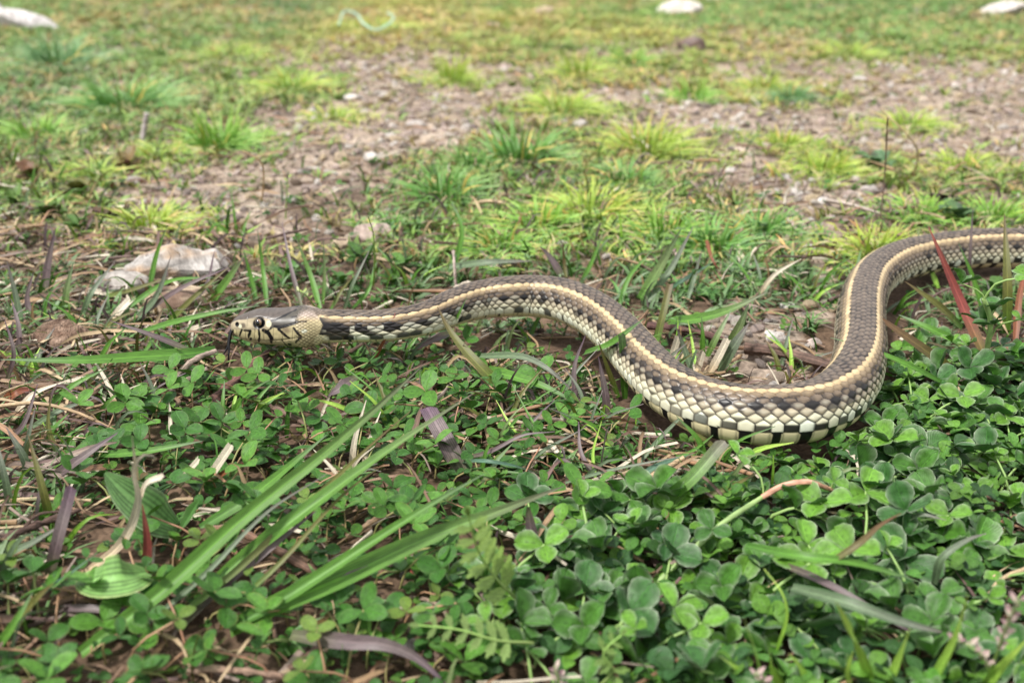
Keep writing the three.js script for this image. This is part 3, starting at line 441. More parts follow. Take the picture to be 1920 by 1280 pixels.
{ // grass: small clumps of fine blades
  const geos = [];
  for (let k = 0; k < 8; k++) {
    const r = rng(600 + k), g = new Geo(), n = k < 5 ? 11 : 6;
    for (let b = 0; b < n; b++) { const a = r() * 7, lean = rr(0.2, 1.25, r), L = rr(0.55, 1.1, r), bx = rr(-0.16, 0.16, r), bz = rr(-0.16, 0.16, r), d = V(Math.cos(a) * lean, 1, Math.sin(a) * lean).normalize(), e = V(Math.cos(a) * lean * 2, 0.7 - lean * 0.4, Math.sin(a) * lean * 2).normalize(), p0 = V(bx, -0.05, bz), p1 = p0.clone().addScaledVector(d, L * 0.5), p2 = p1.clone().addScaledVector(e, L * 0.5), q = r(); addBlade(g, [p0, p1, p2], rr(0.06, 0.11, r), q < 0.14 ? [new THREE.Color(1.5, 1.05, 0.9), new THREE.Color(1.7, 1.1, 1)] : [new THREE.Color(0.75, 0.8, 0.8), new THREE.Color(1, 1, 1), new THREE.Color(1.15, 1.02, 0.9)], { segs: 5, across: 2, face: V(-d.x, 0.8, -d.z + 0.5) }); }
    geos.push(g.build());
  }
  const hue = (x, z, r, px, py) => {
    const n = fbm(x * 4 + 11, z * 3, 5, 3), far = sst(0.9, 1.7, -z);
    let c = mixc(lin(182, 190, 92), lin(132, 170, 72), sst(0.35, 0.65, n)); c = mixc(c, lin(112, 162, 76), sst(0.1, 0.45, x) * far * 0.95); c = mixc(c, lin(92, 142, 64), sst(-0.2, -0.38, x) * sst(-0.5, -0.7, z) * (0.35 + 0.6 * sst(0.56, 0.42, n)));
    if (r() < 0.2 + 0.3 * sst(0.5, 0.62, fbm(x * 6, z * 5, 21, 3))) c = mixc(c, lin(206, 180, 122), 0.75); return c.multiplyScalar(rr(0.58, 1.0, r));
  };
  const spots = field(90000, (x, z, r) => {
    const d = -z, g = gravelly(x, z), w = wearOf(x, z); let p;
    if (d < 0.42) p = inside(Z.mess, x, z) ? 0.3 : inside(Z.mid, x, z) ? 0.3 : 0.05; else if (g) p = 0.06 + 0.2 * sst(0.9, 1.6, d); else if (inside(Z.lawn, x, z)) p = 0.95; else if (inside(Z.leftgreen, x, z)) p = 0.9; else p = 0.14 + 0.75 * sst(0.44, 0.58, w) + 0.4 * sst(1.0, 1.5, d);
    if (r() > p) return; const s = d < 0.5 ? rr(0.008, 0.018, r) : rr(0.006, 0.017, r) * lerp(1, 1.25, sst(0.9, 1.6, d)); if (!notUnderSnake(x, z, 0.004)) return;
    const c = d < 0.5 ? mixc(K.mid, K.gray, r() * 0.7).multiplyScalar(rr(0.7, 1.1, r)) : hue(x, z, r); return [mat4(ground(x, z), r() * 7, V(s * rr(0.9, 1.5, r), s, s * rr(0.9, 1.5, r))), c];
  }, 14, -1.25, 1.25, -2.4, -0.2);
  const rest = field(14000, (x, z, r) => { if (r() > 0.75) return; const s = rr(0.02, 0.045, r); return [mat4(ground(x, z), r() * 7, V(s * 1.3, s, s * 1.3)), hue(x, z, r)]; }, 15, -3.5, 3.5, -5.5, -2.3);
  scatter('grass', geos, M.grass, [...spots, ...rest], 'fine short grass, yellowish in the middle and greener far off');
}

{ // longer loose blades in the trampled patches round the snake
  const geos = [];
  for (let k = 0; k < 9; k++) { const r = rng(800 + k), g = new Geo(), a = rr(0.2, 1.1, r), c = rr(-0.3, 0.3, r); addBlade(g, [V(0, -0.03, 0), V(0.16 * a, 0.42, c * 0.2), V(0.45 * a, 0.72, c * 0.7), V(0.8 * a, rr(0.45, 0.85, r), c)], rr(0.045, 0.1, r), k < 3 ? [new THREE.Color(0.8, 0.95, 0.7), new THREE.Color(1, 1, 1), new THREE.Color(1.1, 0.9, 1)] : [new THREE.Color(0.85, 0.95, 0.8), new THREE.Color(1, 1, 1), new THREE.Color(1.05, 1, 0.95)], { segs: 9, across: 2, seed: k, twist: rr(-0.9, 0.9, r) }); geos.push(g.build()); }
  const tones = [K.green, K.green, K.mid, K.gray, K.gray, K.pale, K.bright, K.mauve, K.olive, K.straw, K.straw2, K.purple];
  scatter('long_grass', geos, M.blade, field(52000, (x, z, r) => {
    const mess = inside(Z.mess, x, z), mid = inside(Z.mid, x, z), d = Math.hypot(x, z), gr = gravelly(x, z); let p = inside(Z.strip, x, z) ? 0.35 : snakeGap(x, z) < 0.016 && x < 0.12 ? 0.42 : mess ? 0.24 : mid ? 0.17 : inside(Z.fine, x, z) ? 0.022 : inside(Z.broad, x, z) ? 0.012 : gr ? 0.008 : inside(Z.lawn, x, z) ? 0.24 : inside(Z.leftgreen, x, z) ? 0.2 : 0.08; if (r() > p) return; const s = rr(0.008, 0.027, r) * (mess || mid ? 1 : 0.9), ry = r() * 7, q = ground(x, z), tip = V(Math.cos(ry) * s * 0.6, s * 0.6, -Math.sin(ry) * s * 0.6).add(q); if (!notUnderSnake(x, z, 0.0003) || snakeGap(tip.x, tip.z) < 0.0006) return;
    return [mat4(q, ry, V(s, s * rr(0.5, 1.05, r), s * rr(0.6, 1, r))), pick(tones, r).clone().multiplyScalar(rr(0.75, 1.12, r))];
  }, 16, -0.55, 0.55, -0.82, -0.13), 'loose thin grass blades around the snake');
  const leafs = []; for (let k = 0; k < 8; k++) { const r = rng(850 + k), parts = []; for (let q = 0; q < (k < 6 ? 3 : 1); q++) { const g = new Geo(), t = rr(0.8, 1.15, r); addLeaflet(g, 1, rr(0.33, 0.44, r), new THREE.Color(t, t, t), new THREE.Color(1.2 * t, 1.15 * t, t), { seed: k + q, fold: rr(0.1, 0.5, r) }); parts.push(g.build().applyMatrix4(new THREE.Matrix4().makeRotationFromEuler(new THREE.Euler(-rr(0, 0.7, r), q * 2.09 + rr(-0.3, 0.3, r), rr(-0.2, 0.2, r), 'YXZ')))); } leafs.push(mergeGeometries(parts)); }
  scatter('ground_cover', leafs, M.leaf, [...field(62000, (x, z, r) => { const fine = inside(Z.fine, x, z), broad = inside(Z.broad, x, z), near = inside(Z.mid, x, z) || inside(Z.strip, x, z), bare = fbm(x * 24, z * 24, 12, 2) > 0.6; if (r() > (x < 0.12 && snakeGap(x, z) < 0.008 ? 0.3 : fine ? (bare ? 0.09 : 0.2) : broad ? 0.24 : near ? 0.12 : 0.03)) return; const s = rr(0.002, 0.0042, r) * (broad ? 1.4 : 1); if (snakeGap(x, z) < -0.0025) return; const c = broad ? pick([lin(66, 112, 52), lin(90, 144, 56), lin(116, 168, 62)], r) : pick([lin(66, 118, 42), lin(88, 144, 50), lin(112, 160, 60), lin(74, 124, 52)], r); return [mat4(ground(x, z, rr(0.001, broad ? 0.011 : 0.006, r)), r() * 7, s, rr(-0.1, 0.6, r), rr(-0.35, 0.35, r)), c.clone().multiplyScalar(rr(0.75, 1.2, r))]; }, 29, -0.5, 0.5, -0.7, -0.13), ...field(52000, (x, z, r) => {
    if (z < -1.0) return; const [px, py] = toPixel(x, z), fine = inside(Z.fine, x, z), broad = inside(Z.broad, x, z), weedy = px < 300 - (430 - py) * 0.2 && py > 300 && py < 470, behind = py > 440 && py < 580 && px > 400 && px < 900, gr = gravelly(x, z); const p = fine ? 0.42 : broad ? 0.85 : weedy ? 0.9 : behind ? 0.6 : gr ? 0.015 : 0.14; if (r() > p) return; const s = rr(0.0022, 0.0052, r) * (broad ? 1.5 : 1); if (!notUnderSnake(x, z, s)) return;
    const c = weedy ? pick([lin(150, 92, 76), lin(128, 84, 66), lin(96, 134, 52), lin(134, 150, 70), lin(110, 130, 60)], r) : broad ? pick([lin(58, 102, 50), lin(78, 130, 54), lin(100, 154, 60)], r) : pick([lin(70, 120, 44), lin(90, 144, 52), lin(120, 160, 62), lin(130, 110, 66)], r);
    return [mat4(ground(x, z, rr(0.0005, broad ? 0.009 : 0.004, r)), r() * 7, s, rr(-0.7, 0.15, r), rr(-0.4, 0.4, r)), c.clone().multiplyScalar(rr(0.75, 1.15, r))];
  }, 17)], 'tiny leaves carpeting the soil');
}

// ---------- clover ----------
const marks = [                                                       // what a label can point to
  [520, 612, 'the head of the snake'], [690, 615, "the snake's neck"], [1000, 590, 'the raised first arch of the snake'], [1130, 640, "the snake's first bend"], [1400, 835, 'the black and white belly of the front bend'], [1560, 790, 'the tail side of the front bend'],
  [280, 940, 'the upright oval plantain leaf'], [210, 1080, 'the ribbed plantain leaf lying low'], [785, 1078, 'the small brick red stone'], [770, 1215, 'the white pebble near the front'], [850, 830, 'the broken purple blade'], [990, 990, 'the purple blade pointing down'], [900, 1010, 'the upright feathery leaf'],
  [860, 1190, 'the flat feathery leaf'], [1330, 1000, 'the thick pale clover runner'], [1500, 905, 'the arched pink stem'], [1550, 1050, 'the twisted brown green blade'], [1650, 1150, 'the broad grey blade'], [1500, 1210, 'the bright upright blades'], [1790, 1200, 'the bright leaning blade'], [1880, 1170, 'the pinkish grass flower head'], [1800, 690, 'the red grass blade'], [1860, 640, 'the leafy clover stalk'], [1690, 680, 'the green blade crossing the snake'],
  [380, 690, 'the forked grey twig'], [470, 700, 'the reddish stick under the neck'], [420, 880, 'the tan straw stub'], [255, 900, 'the curled white straw'], [590, 1060, 'the curved brown stalk'], [700, 960, 'the long arching green blades'], [440, 1260, 'the pale twig along the front'], [120, 960, 'the purple blade standing alone'], [700, 945, 'the lump of fibrous soil'], [630, 725, 'the drooping mauve leaf tip'], [1790, 1030, 'the bluish curved blade'], [1628, 700, 'the last bend of the body'], [1690, 965, 'the thin curved grey blade'],
  [640, 1210, 'the long purple blade drooping along the front'], [1290, 900, 'the purplish broken blade'],
];
const taken = new Map();
function labelFor(px, py, what) {                                     // a phrase that no other plant of this kind has yet
  const near = marks.map(([x, y, n]) => ({ dx: px - x, dy: py - y, n, d: Math.hypot(px - x, (py - y) * 1.3) })).sort((a, b) => a.d - b.d);
  for (const m of near.slice(0, 6)) {
    const side = Math.abs(m.dx) > Math.abs(m.dy) * 1.2 ? (m.dx > 0 ? 'just right of' : 'just left of') : m.dy > 0 ? 'just in front of' : 'just behind', l = what + ' ' + (m.d < 22 ? 'right under' : side) + ' ' + m.n;
    if (!taken.has(l)) { taken.set(l, 1); return l; }
  }
  const [a, b] = near; let l = what + ' between ' + a.n + ' and ' + b.n; if (taken.has(l)) l = what + ' between ' + a.n + ' and ' + near[2].n; taken.set(l, 1); return l;
}
function cloverLeaf(seed, kind) {                                     // petiole with three leaflets
  const r = rng(seed), fine = kind === 'fine', H = fine ? rr(0.003, 0.013, r) : rr(0.003, 0.006, r) + 0.016 * r() * r(), lean = rr(0.4, 1.3, r) * H, g = new Geo(), tip = V(lean, H, rr(-0.3, 0.3, r) * H), rad = fine ? 0.00028 : 0.00042;
  const stem = fine ? mixc(lin(128, 140, 78), lin(150, 110, 86), r()) : mixc(lin(136, 164, 92), lin(120, 150, 84), r());
  addStem(g, [V(0, -0.001, 0), V(lean * 0.25, H * 0.6, 0), tip], rad * 1.2, rad * 0.8, stem, stem, { segs: 5, sides: 5 });
  const leaf = shade(new THREE.Mesh(g.build(), M.stem)); leaf.name = 'leaf';
  const L = fine ? rr(0.0042, 0.0079, r) : rr(0.0052, 0.0097, r), W = L * (fine ? rr(0.27, 0.37, r) : rr(0.38, 0.48, r)), tone = r();
  const col = fine ? mixc(mixc(lin(62, 116, 40), lin(102, 158, 52), tone), lin(136, 156, 66), r() < 0.12 ? 0.6 : 0) : mixc(mixc(lin(58, 106, 52), lin(94, 148, 54), tone), lin(124, 178, 58), r() < 0.38 ? 0.8 : 0);
  const edge = fine ? mixc(col, r() < 0.4 ? lin(176, 150, 96) : lin(150, 170, 110), 0.55) : mixc(col, lin(214, 222, 198), 0.72), open = fine ? rr(0.1, 0.5, r) : rr(0.1, 0.85, r), tiltX = rr(-0.15, 0.55, r), tiltZ = rr(-0.45, 0.45, r);
  const crown = new THREE.Quaternion().setFromEuler(new THREE.Euler(tiltX, 0, tiltZ));
  for (let k = 0; k < 3; k++) {
    const lg = new Geo(), s = rr(0.86, 1.08, r); addLeaflet(lg, L * s, W * s, col.clone().multiplyScalar(rr(0.88, 1.12, r)), edge, { fold: fine ? rr(0.1, 0.4, r) : rr(0.15, 0.8, r), droop: rr(-0.15, 0.3, r), notch: fine ? 0.03 : rr(0.0, 0.09, r), peak: fine ? rr(0.5, 0.6, r) : rr(0.58, 0.7, r), rim: fine ? 0.1 : 0.3, seed: seed + k, saw: fine ? 0.02 : 0.05, wave: fine ? 0.12 : 0.25 });
    const lf = shade(new THREE.Mesh(lg.build(), M.leaf)); lf.name = 'leaflet'; lf.position.copy(tip);
    lf.quaternion.copy(crown).multiply(new THREE.Quaternion().setFromEuler(new THREE.Euler(-open * rr(0.5, 1.2, r), [-1.95, 0, 1.95][k] + rr(-0.25, 0.25, r), rr(-0.3, 0.3, r), 'YXZ'))); leaf.add(lf);
  }
  leaf.userData.reach = [tip.x, tip.y, tip.z, L];
  return leaf;
}
const lib = { fine: [], broad: [] };
for (let k = 0; k < 22; k++) { lib.fine.push(cloverLeaf(1000 + k * 7, 'fine')); lib.broad.push(cloverLeaf(3000 + k * 7, 'broad')); }
function hug(p, r, up) { let m = 1; for (const [sx, sz, sr, sy] of snakePts) { const d = Math.hypot(p.x - sx, p.y - sy, p.z - sz) - sr; if (d < m) m = d; } return m - r; }
function cloverBed(kind, zone, gap, cell, seed, what, group) {
  const r = rng(seed), pts = [], xs = zone.map((p) => p[0]), zs = zone.map((p) => p[1]), x0 = Math.max(-0.3, Math.min(...xs)), x1 = Math.min(0.3, Math.max(...xs)), z0 = Math.min(...zs), z1 = Math.max(...zs);
  for (let k = 0; k < 14000; k++) { const x = rr(x0, x1, r), z = rr(z0, z1, r); if (!inside(zone, x, z)) continue; const bare = kind === 'fine' ? fbm(x * 24, z * 24, 12, 2) : 0.5, g = gap * (bare > 0.62 ? 2.1 : 1) * rr(0.75, 1.3, r); if (pts.every((q) => (q.x - x) ** 2 + (q.z - z) ** 2 > g * g)) pts.push({ x, z }); }
  const homes = []; for (let k = 0; k < 4000; k++) { const q = pick(pts, r); if (homes.every((h) => (h.x - q.x) ** 2 + (h.z - q.z) ** 2 > cell * cell)) homes.push({ x: q.x, z: q.z, kids: [] }); }
  for (const q of pts) { let best = homes[0], bd = 9; for (const h of homes) { const d = (h.x - q.x) ** 2 + (h.z - q.z) ** 2; if (d < bd) { bd = d; best = h; } } best.kids.push(q); }
  let leaves = 0;
  for (const h of homes) {
    const base = ground(h.x, h.z), set = [];
    for (const q of h.kids) {
      for (let tries = 0; tries < 5; tries++) {
        const src = pick(lib[kind], r), ry = r() * Math.PI * 2, s = (kind === 'broad' ? rr(0.75, 1.2, r) : rr(0.8, 1.22, r)), p = ground(q.x, q.z), [tx, ty, tz, L] = src.userData.reach, tipW = V(tx, ty, tz).multiplyScalar(s).applyAxisAngle(V(0, 1, 0), ry).add(p);
        const tongueAt = at(429, 655, 0.012); if (Math.hypot(tipW.x - tongueAt.x, tipW.z - tongueAt.z) < 0.011) continue; if (hug(tipW, L * s * 0.9) < 0 || hug(p, 0.0005) < 0) continue; if (kind === 'broad' && tipW.x > 0.02 && tipW.x < 0.113 && tipW.y + L * s * 0.4 > 0.0075 + terrain(tipW.x, tipW.z) && snakeGap(tipW.x, tipW.z) < 0.03) continue; set.push([src, p, ry, s]); break;
      }
    }
    const visible = set.filter(([, p]) => { const [a, b] = toPixel(p.x, p.z); return a > -60 && a < 1980 && b < 1330; }); if (!visible.length) continue;
    let cx = 0, cy = 0; for (const [, p] of visible) { const [a, b] = toPixel(p.x, p.z); cx += a / visible.length; cy += b / visible.length; }
    const t = thing('clover_plant', labelFor(clamp(cx, 0, 1920), clamp(cy, 0, 1275), what), 'clover', base, group), sg = new Geo(), stemC = kind === 'fine' ? lin(120, 104, 72) : lin(128, 150, 88);
    for (const [src, p, ry, s] of visible) {
      const l = src.clone(); l.name = numbered('leaf'); for (const c of l.children) { c.name = numbered('leaflet'); } l.userData = {}; l.position.copy(p).sub(base); l.rotation.y = ry; l.scale.setScalar(s); t.add(l); leaves++;
      const mid = p.clone().sub(base).multiplyScalar(0.5); if (mid.length() > 0.003 && r() < (kind === 'fine' ? 0.12 : 0.25)) addStem(sg, [V(0, 0.0008, 0), mid.setY(ground(base.x + mid.x, base.z + mid.z).y - base.y + 0.0015), p.clone().sub(base).setY(p.y - base.y + 0.0008)], 0.0005, 0.0004, stemC, stemC, { segs: 5, sides: 4 });
    }
    if (sg.n) part('stem', sg.build(), M.stem, t, 'stuff');
  }
  return leaves;
}
const nFine = cloverBed('fine', Z.fine, 0.0071, 0.036, 71, 'small oval leaved clover', 'small clover plants in the mat before the snake');
const nBroad = cloverBed('broad', Z.broad, 0.0063, 0.034, 72, 'pale edged broad clover', 'broad leaved clover plants at the right front');
console.log('clover leaves', nFine, nBroad);

// ---------- single grass plants and blades, as the photograph shows them ----------
const P3 = (l, base) => l.map(([x, y, h]) => on(x, y, h / 1000)).map((p) => p.sub(base));
const FADE = { gp: [K.green, K.green, lin(112, 150, 74), lin(122, 116, 100)], green: [K.mid, K.green, K.green, K.gray], purple: [lin(104, 108, 70), K.purple, K.mauve, lin(112, 88, 104)], gray: [K.gray, K.gray, lin(122, 132, 112), K.mauve], olive: [K.green, K.olive, K.olive, lin(112, 92, 62)], red: [K.olive, K.red, K.red, lin(196, 120, 108)], rust: [K.rust, K.rust, K.red], bright: [lin(140, 190, 66), lin(172, 218, 88), lin(182, 222, 96), lin(196, 224, 108)], teal: [K.deep, K.teal, K.teal, K.gray], straw: [K.straw, K.white, K.white], brown: [K.olive, lin(110, 92, 58), lin(120, 84, 60)], pale: [K.green, K.pale, K.gray] };
let bladeSeed = 1;
// blades: [points, width in px, colours, options]
function grassPlant(label, blades, group, category = 'grass') {
  const b0 = blades[0][0][0], base = on(b0[0], b0[1], b0[2] / 1000), many = true, t = many ? thing('grass_plant', label, category, base, group) : null;
  for (const [l, w, f, o = {}] of blades) {
    const pts = P3(l, base), g = new Geo(), mid = pts[pts.length >> 1].clone().add(base), toCam = camera.position.clone().sub(mid).normalize();
    addBlade(g, pts, metres(w, mid), FADE[f], { segs: 16, face: V(0, 0.8, 0.1).add(toCam.multiplyScalar(0.9)), seed: bladeSeed++, ...o });
    if (many) part('blade', g.build(), f === 'straw' ? M.straw : M.blade, t); else whole('grass_blade', g.build(), f === 'straw' ? M.straw : M.blade, label, category, base, group);
  }
}
const B = grassPlant;
B('plant of long arching green blades with purplish tips sweeping across the front', [
  [[[150, 1225, 3], [190, 1195, 6], [300, 1110, 14], [450, 975, 26], [600, 855, 36], [700, 770, 42], [794, 683, 46]], 34, 'gp', { fold: 0.5, twist: 0.5 }], [[[380, 1112, 5], [450, 1050, 12], [560, 965, 22], [700, 862, 32], [800, 795, 38], [888, 737, 42]], 31, 'gp', { fold: 0.5, twist: -0.4 }],
  [[[430, 1178, 4], [505, 1137, 10], [600, 1078, 16], [720, 1000, 24], [830, 932, 30], [908, 888, 34]], 27, 'green', { fold: 0.5 }], [[[430, 1182, 3], [505, 1140, 9], [640, 1082, 14], [800, 1008, 18], [930, 960, 22], [1058, 911, 24]], 46, 'gp', { fold: 0.45, twist: 0.3 }],
  [[[330, 1180, 2], [400, 1110, 8], [490, 1040, 14], [592, 958, 20]], 24, 'purple'], [[[375, 990, 5], [470, 930, 12], [560, 858, 18], [612, 815, 22]], 24, 'green'], [[[300, 1180, 3], [430, 1080, 12], [560, 960, 20], [700, 830, 28], [770, 770, 32]], 15, 'olive'], [[[250, 1190, 3], [380, 1080, 12], [500, 960, 22], [610, 890, 26]], 12, 'gray'], [[[420, 1150, 3], [520, 1060, 14], [640, 930, 24], [720, 870, 26]], 10, 'olive'], [[[470, 1150, 3], [560, 1110, 10], [690, 1060, 16]], 12, 'purple']]);
B('long purple blade drooping along the front edge', [[[[545, 1190, 8], [650, 1203, 12], [725, 1209, 13], [785, 1236, 9], [850, 1296, 3]], 34, 'purple', { twist: 0.7 }]]);
B('purple blade standing alone in the left foreground', [[[[90, 1085, 2], [108, 1010, 14], [133, 915, 27]], 24, 'purple', { cut: 1 }]]);
B('pink red pointed blade beside the low ribbed leaf', [[[[272, 1080, 2], [276, 1020, 13], [266, 945, 26]], 20, 'red']]);
B('narrow blue green blade leaning over the left corner', [[[[35, 1142, 4], [110, 1090, 14], [182, 1036, 22]], 12, 'teal']]);
B('broad green blade in the lower left corner', [[[[15, 1190, 3], [55, 1135, 14], [100, 1092, 22]], 28, 'olive'], [[[-20, 1230, 3], [25, 1170, 12], [60, 1110, 18]], 22, 'green']]);
B('grey green blade slanting up at the left edge', [[[[-20, 1050, 5], [50, 1022, 10], [118, 982, 16]], 18, 'gray']]);
B('purple blade lying level above the left corner clover', [[[[80, 1143, 5], [160, 1140, 8], [238, 1148, 8]], 16, 'purple', { cut: 1 }]]);
B('dark purple blade leaning right over the straw', [[[[80, 908, 4], [140, 866, 13], [220, 811, 22]], 24, 'purple']]);
B('short level green blade above the plantain', [[[[183, 852, 6], [270, 846, 12], [378, 827, 14]], 20, 'green']]);
B('upright olive and purple blades in the left thicket', [[[[98, 995, 2], [80, 920, 16], [52, 815, 30]], 18, 'olive'], [[[60, 900, 2], [40, 850, 12], [10, 800, 20]], 18, 'gray'], [[[20, 960, 2], [5, 880, 16], [-10, 820, 24]], 16, 'gray']]);
B('long green blade lying level before the snout, purple where it bends', [[[[405, 655, 10], [358, 662, 12], [270, 668, 15], [150, 675, 17], [0, 674, 19]], 27, 'green'], [[[358, 658, 12], [300, 634, 18], [250, 616, 23], [205, 601, 27]], 13, 'purple']]);
B('thin bowed blade reaching over the crown of the snake', [[[[262, 622, 9], [340, 600, 17], [425, 582, 22], [486, 573, 25]], 15, 'green']]);
B('broad green blade rising behind the snout', [[[[392, 572, 4], [428, 522, 20], [457, 482, 31]], 26, 'gp']]);
B('tangle of purplish green blades around the pale rock', [[[[250, 600, 3], [330, 545, 18], [430, 500, 34]], 14, 'purple'], [[[220, 590, 3], [310, 530, 16], [400, 520, 24]], 12, 'green'], [[[240, 610, 2], [290, 560, 14], [320, 480, 32]], 14, 'gray'], [[[300, 620, 2], [360, 560, 16], [440, 490, 30]], 13, 'olive'], [[[280, 540, 4], [292, 480, 18], [312, 425, 32]], 11, 'green'], [[[180, 560, 4], [240, 545, 10], [330, 515, 16]], 12, 'olive'], [[[300, 590, 2], [380, 545, 14], [402, 470, 30]], 12, 'purple']]);
B('upright purplish blades beside the brown clod', [[[[80, 560, 2], [90, 490, 18], [104, 425, 36]], 16, 'purple'], [[[60, 600, 2], [50, 560, 10], [62, 510, 22]], 12, 'purple'], [[[120, 590, 2], [125, 540, 14], [137, 490, 26]], 14, 'pale'], [[[40, 620, 2], [30, 560, 16], [12, 490, 32]], 14, 'gray'], [[[30, 680, 2], [35, 620, 14], [20, 560, 26]], 12, 'purple'], [[[150, 600, 2], [170, 550, 14], [215, 490, 24]], 12, 'gray']]);
B('loose blades around the forked twig', [[[[180, 700, 3], [200, 650, 14], [240, 610, 24]], 12, 'green'], [[[140, 740, 2], [180, 700, 10], [210, 640, 20]], 12, 'olive'], [[[300, 770, 2], [280, 715, 12], [262, 680, 18]], 10, 'gray'], [[[90, 760, 3], [140, 720, 10], [200, 690, 14]], 14, 'green'], [[[60, 800, 2], [110, 770, 8], [180, 745, 10]], 14, 'gray'], [[[300, 610, 3], [270, 660, 8], [215, 720, 6]], 10, 'green']]);
B('pale brown seedling blades by the left edge below the clod', [[[[20, 790, 2], [60, 740, 9], [120, 715, 12]], 14, 'straw'], [[[0, 830, 2], [40, 800, 8], [70, 720, 22]], 12, 'purple'], [[[40, 880, 2], [52, 820, 14], [66, 760, 24]], 12, 'gray'], [[[110, 860, 2], [90, 800, 12], [95, 740, 22]], 11, 'olive'], [[[10, 720, 2], [25, 660, 16], [8, 600, 28]], 11, 'purple']]);
B('thin red stalk like blade crossing the neck', [[[[690, 694, 2], [713, 652, 14], [732, 612, 24], [741, 586, 29]], 10, 'rust']]);
B('slim grey blade crossing the body where the arch starts', [[[[890, 668, 4], [845, 625, 15], [800, 568, 28]], 11, 'gray']]);
B('olive green blade standing before the arch', [[[[960, 742, 3], [905, 692, 13], [845, 622, 22], [820, 575, 30]], 24, 'olive'], [[[850, 612, 12], [857, 595, 22], [875, 558, 32]], 11, 'green']]);
B('grey green blade bowed over in the middle of the frame', [[[[900, 667, 12], [985, 670, 20], [1032, 695, 18], [1080, 738, 9]], 19, 'gray']]);
B('smooth broad green blade lying under the bowed grey one', [[[[880, 690, 6], [950, 702, 14], [1020, 724, 14], [1090, 760, 9]], 27, 'green']]);
B('green blade leaning across the first bend', [[[[1095, 662, 12], [1150, 640, 26], [1208, 597, 37]], 24, 'green']]);
B('straight green blade standing before the first bend', [[[[1172, 748, 2], [1170, 690, 16], [1166, 626, 31]], 15, 'green', { cut: 1 }]]);
B('olive blades rooted under the first bend', [[[[1160, 745, 2], [1140, 692, 14], [1122, 640, 26]], 12, 'olive'], [[[1085, 790, 2], [1077, 690, 20], [1098, 628, 32]], 13, 'purple'], [[[1140, 790, 2], [1134, 730, 14], [1122, 668, 27]], 17, 'purple'], [[[1095, 800, 2], [1090, 740, 12], [1060, 690, 20]], 10, 'gray'], [[[1200, 790, 2], [1170, 830, 6], [1120, 870, 6]], 10, 'gray'], [[[1185, 760, 2], [1200, 720, 10], [1180, 660, 24]], 9, 'olive']]);
B('broken purple blade lying across the clover in the centre', [[[[868, 890, 4], [838, 832, 12], [802, 766, 17]], 36, 'purple', { cut: 1, fold: 0.4 }]]);
B('thin purple blade arched low right of centre', [[[[862, 860, 6], [920, 846, 13], [980, 816, 19], [1040, 809, 20]], 10, 'purple']]);
B('slender grey green blade arched beside the broken purple one', [[[[862, 866, 6], [910, 864, 14], [960, 872, 12], [1010, 888, 5]], 10, 'teal']]);
B('drooping mauve leaf tip below the neck', [[[[668, 706, 12], [640, 725, 10], [615, 742, 6]], 22, 'purple', { shape: (t) => Math.sin(Math.PI * Math.min(1, 0.15 + t * 0.85)) }]]);
B('mauve pointed blade tucked under the body', [[[[842, 624, 8], [805, 640, 10], [772, 658, 8]], 20, 'purple']]);
B('purple blade pointing down beside the feathery leaf', [[[[990, 950, 20], [998, 1000, 12], [1018, 1042, 4]], 20, 'purple', { shape: (t) => Math.sin(Math.PI * (0.1 + 0.88 * t)) }]]);
B('broken blade, green below and purplish above, in front of the belly', [[[[1205, 960, 3], [1285, 908, 15], [1356, 830, 25]], 28, 'gp', { cut: 1 }]]);
B('loose thin blades in the trampled grass before the bend', [[[[1060, 905, 3], [1150, 880, 9], [1275, 856, 12]], 8, 'gray'], [[[1100, 960, 3], [1160, 930, 9], [1230, 880, 12]], 8, 'olive'], [[[980, 900, 3], [1000, 860, 8], [1100, 800, 14]], 9, 'gray'], [[[1010, 850, 3], [960, 800, 10], [930, 750, 16]], 8, 'bright'], [[[1050, 870, 3], [1010, 810, 10], [960, 720, 22]], 7, 'green'], [[[1120, 900, 3], [1090, 850, 9], [1085, 790, 16]], 10, 'purple'], [[[1230, 870, 3], [1290, 850, 7], [1345, 810, 10]], 9, 'green'], [[[1190, 880, 2], [1230, 830, 8], [1320, 740, 16]], 9, 'gray'], [[[960, 860, 2], [1000, 790, 12], [1040, 750, 16]], 9, 'purple']]);
B('thin bright blade rising from the trampled grass', [[[[1118, 900, 3], [1112, 850, 10], [1128, 790, 20]], 7, 'bright']]);
B('green blade with a purple back jutting out behind the front bend', [[[[1250, 602, 3], [1310, 597, 12], [1372, 579, 20], [1440, 547, 28]], 28, 'gp']]);
B('stiff olive blade just behind the first bend', [[[[1230, 645, 2], [1243, 590, 14], [1257, 530, 26]], 14, 'olive', { cut: 1 }]]);
B('broad grey blades in the crook of the front bend', [[[[1345, 695, 2], [1375, 650, 14], [1405, 605, 25]], 30, 'gray'], [[[1365, 655, 4], [1388, 610, 18], [1404, 570, 28]], 24, 'pale'], [[[1300, 700, 2], [1283, 652, 12], [1268, 612, 22]], 14, 'gray'], [[[1315, 680, 2], [1318, 640, 12], [1316, 595, 22]], 12, 'green'], [[[1325, 670, 2], [1345, 630, 12], [1372, 580, 22]], 14, 'pale'], [[[1305, 690, 2], [1298, 640, 10], [1290, 600, 18]], 7, 'bright']]);
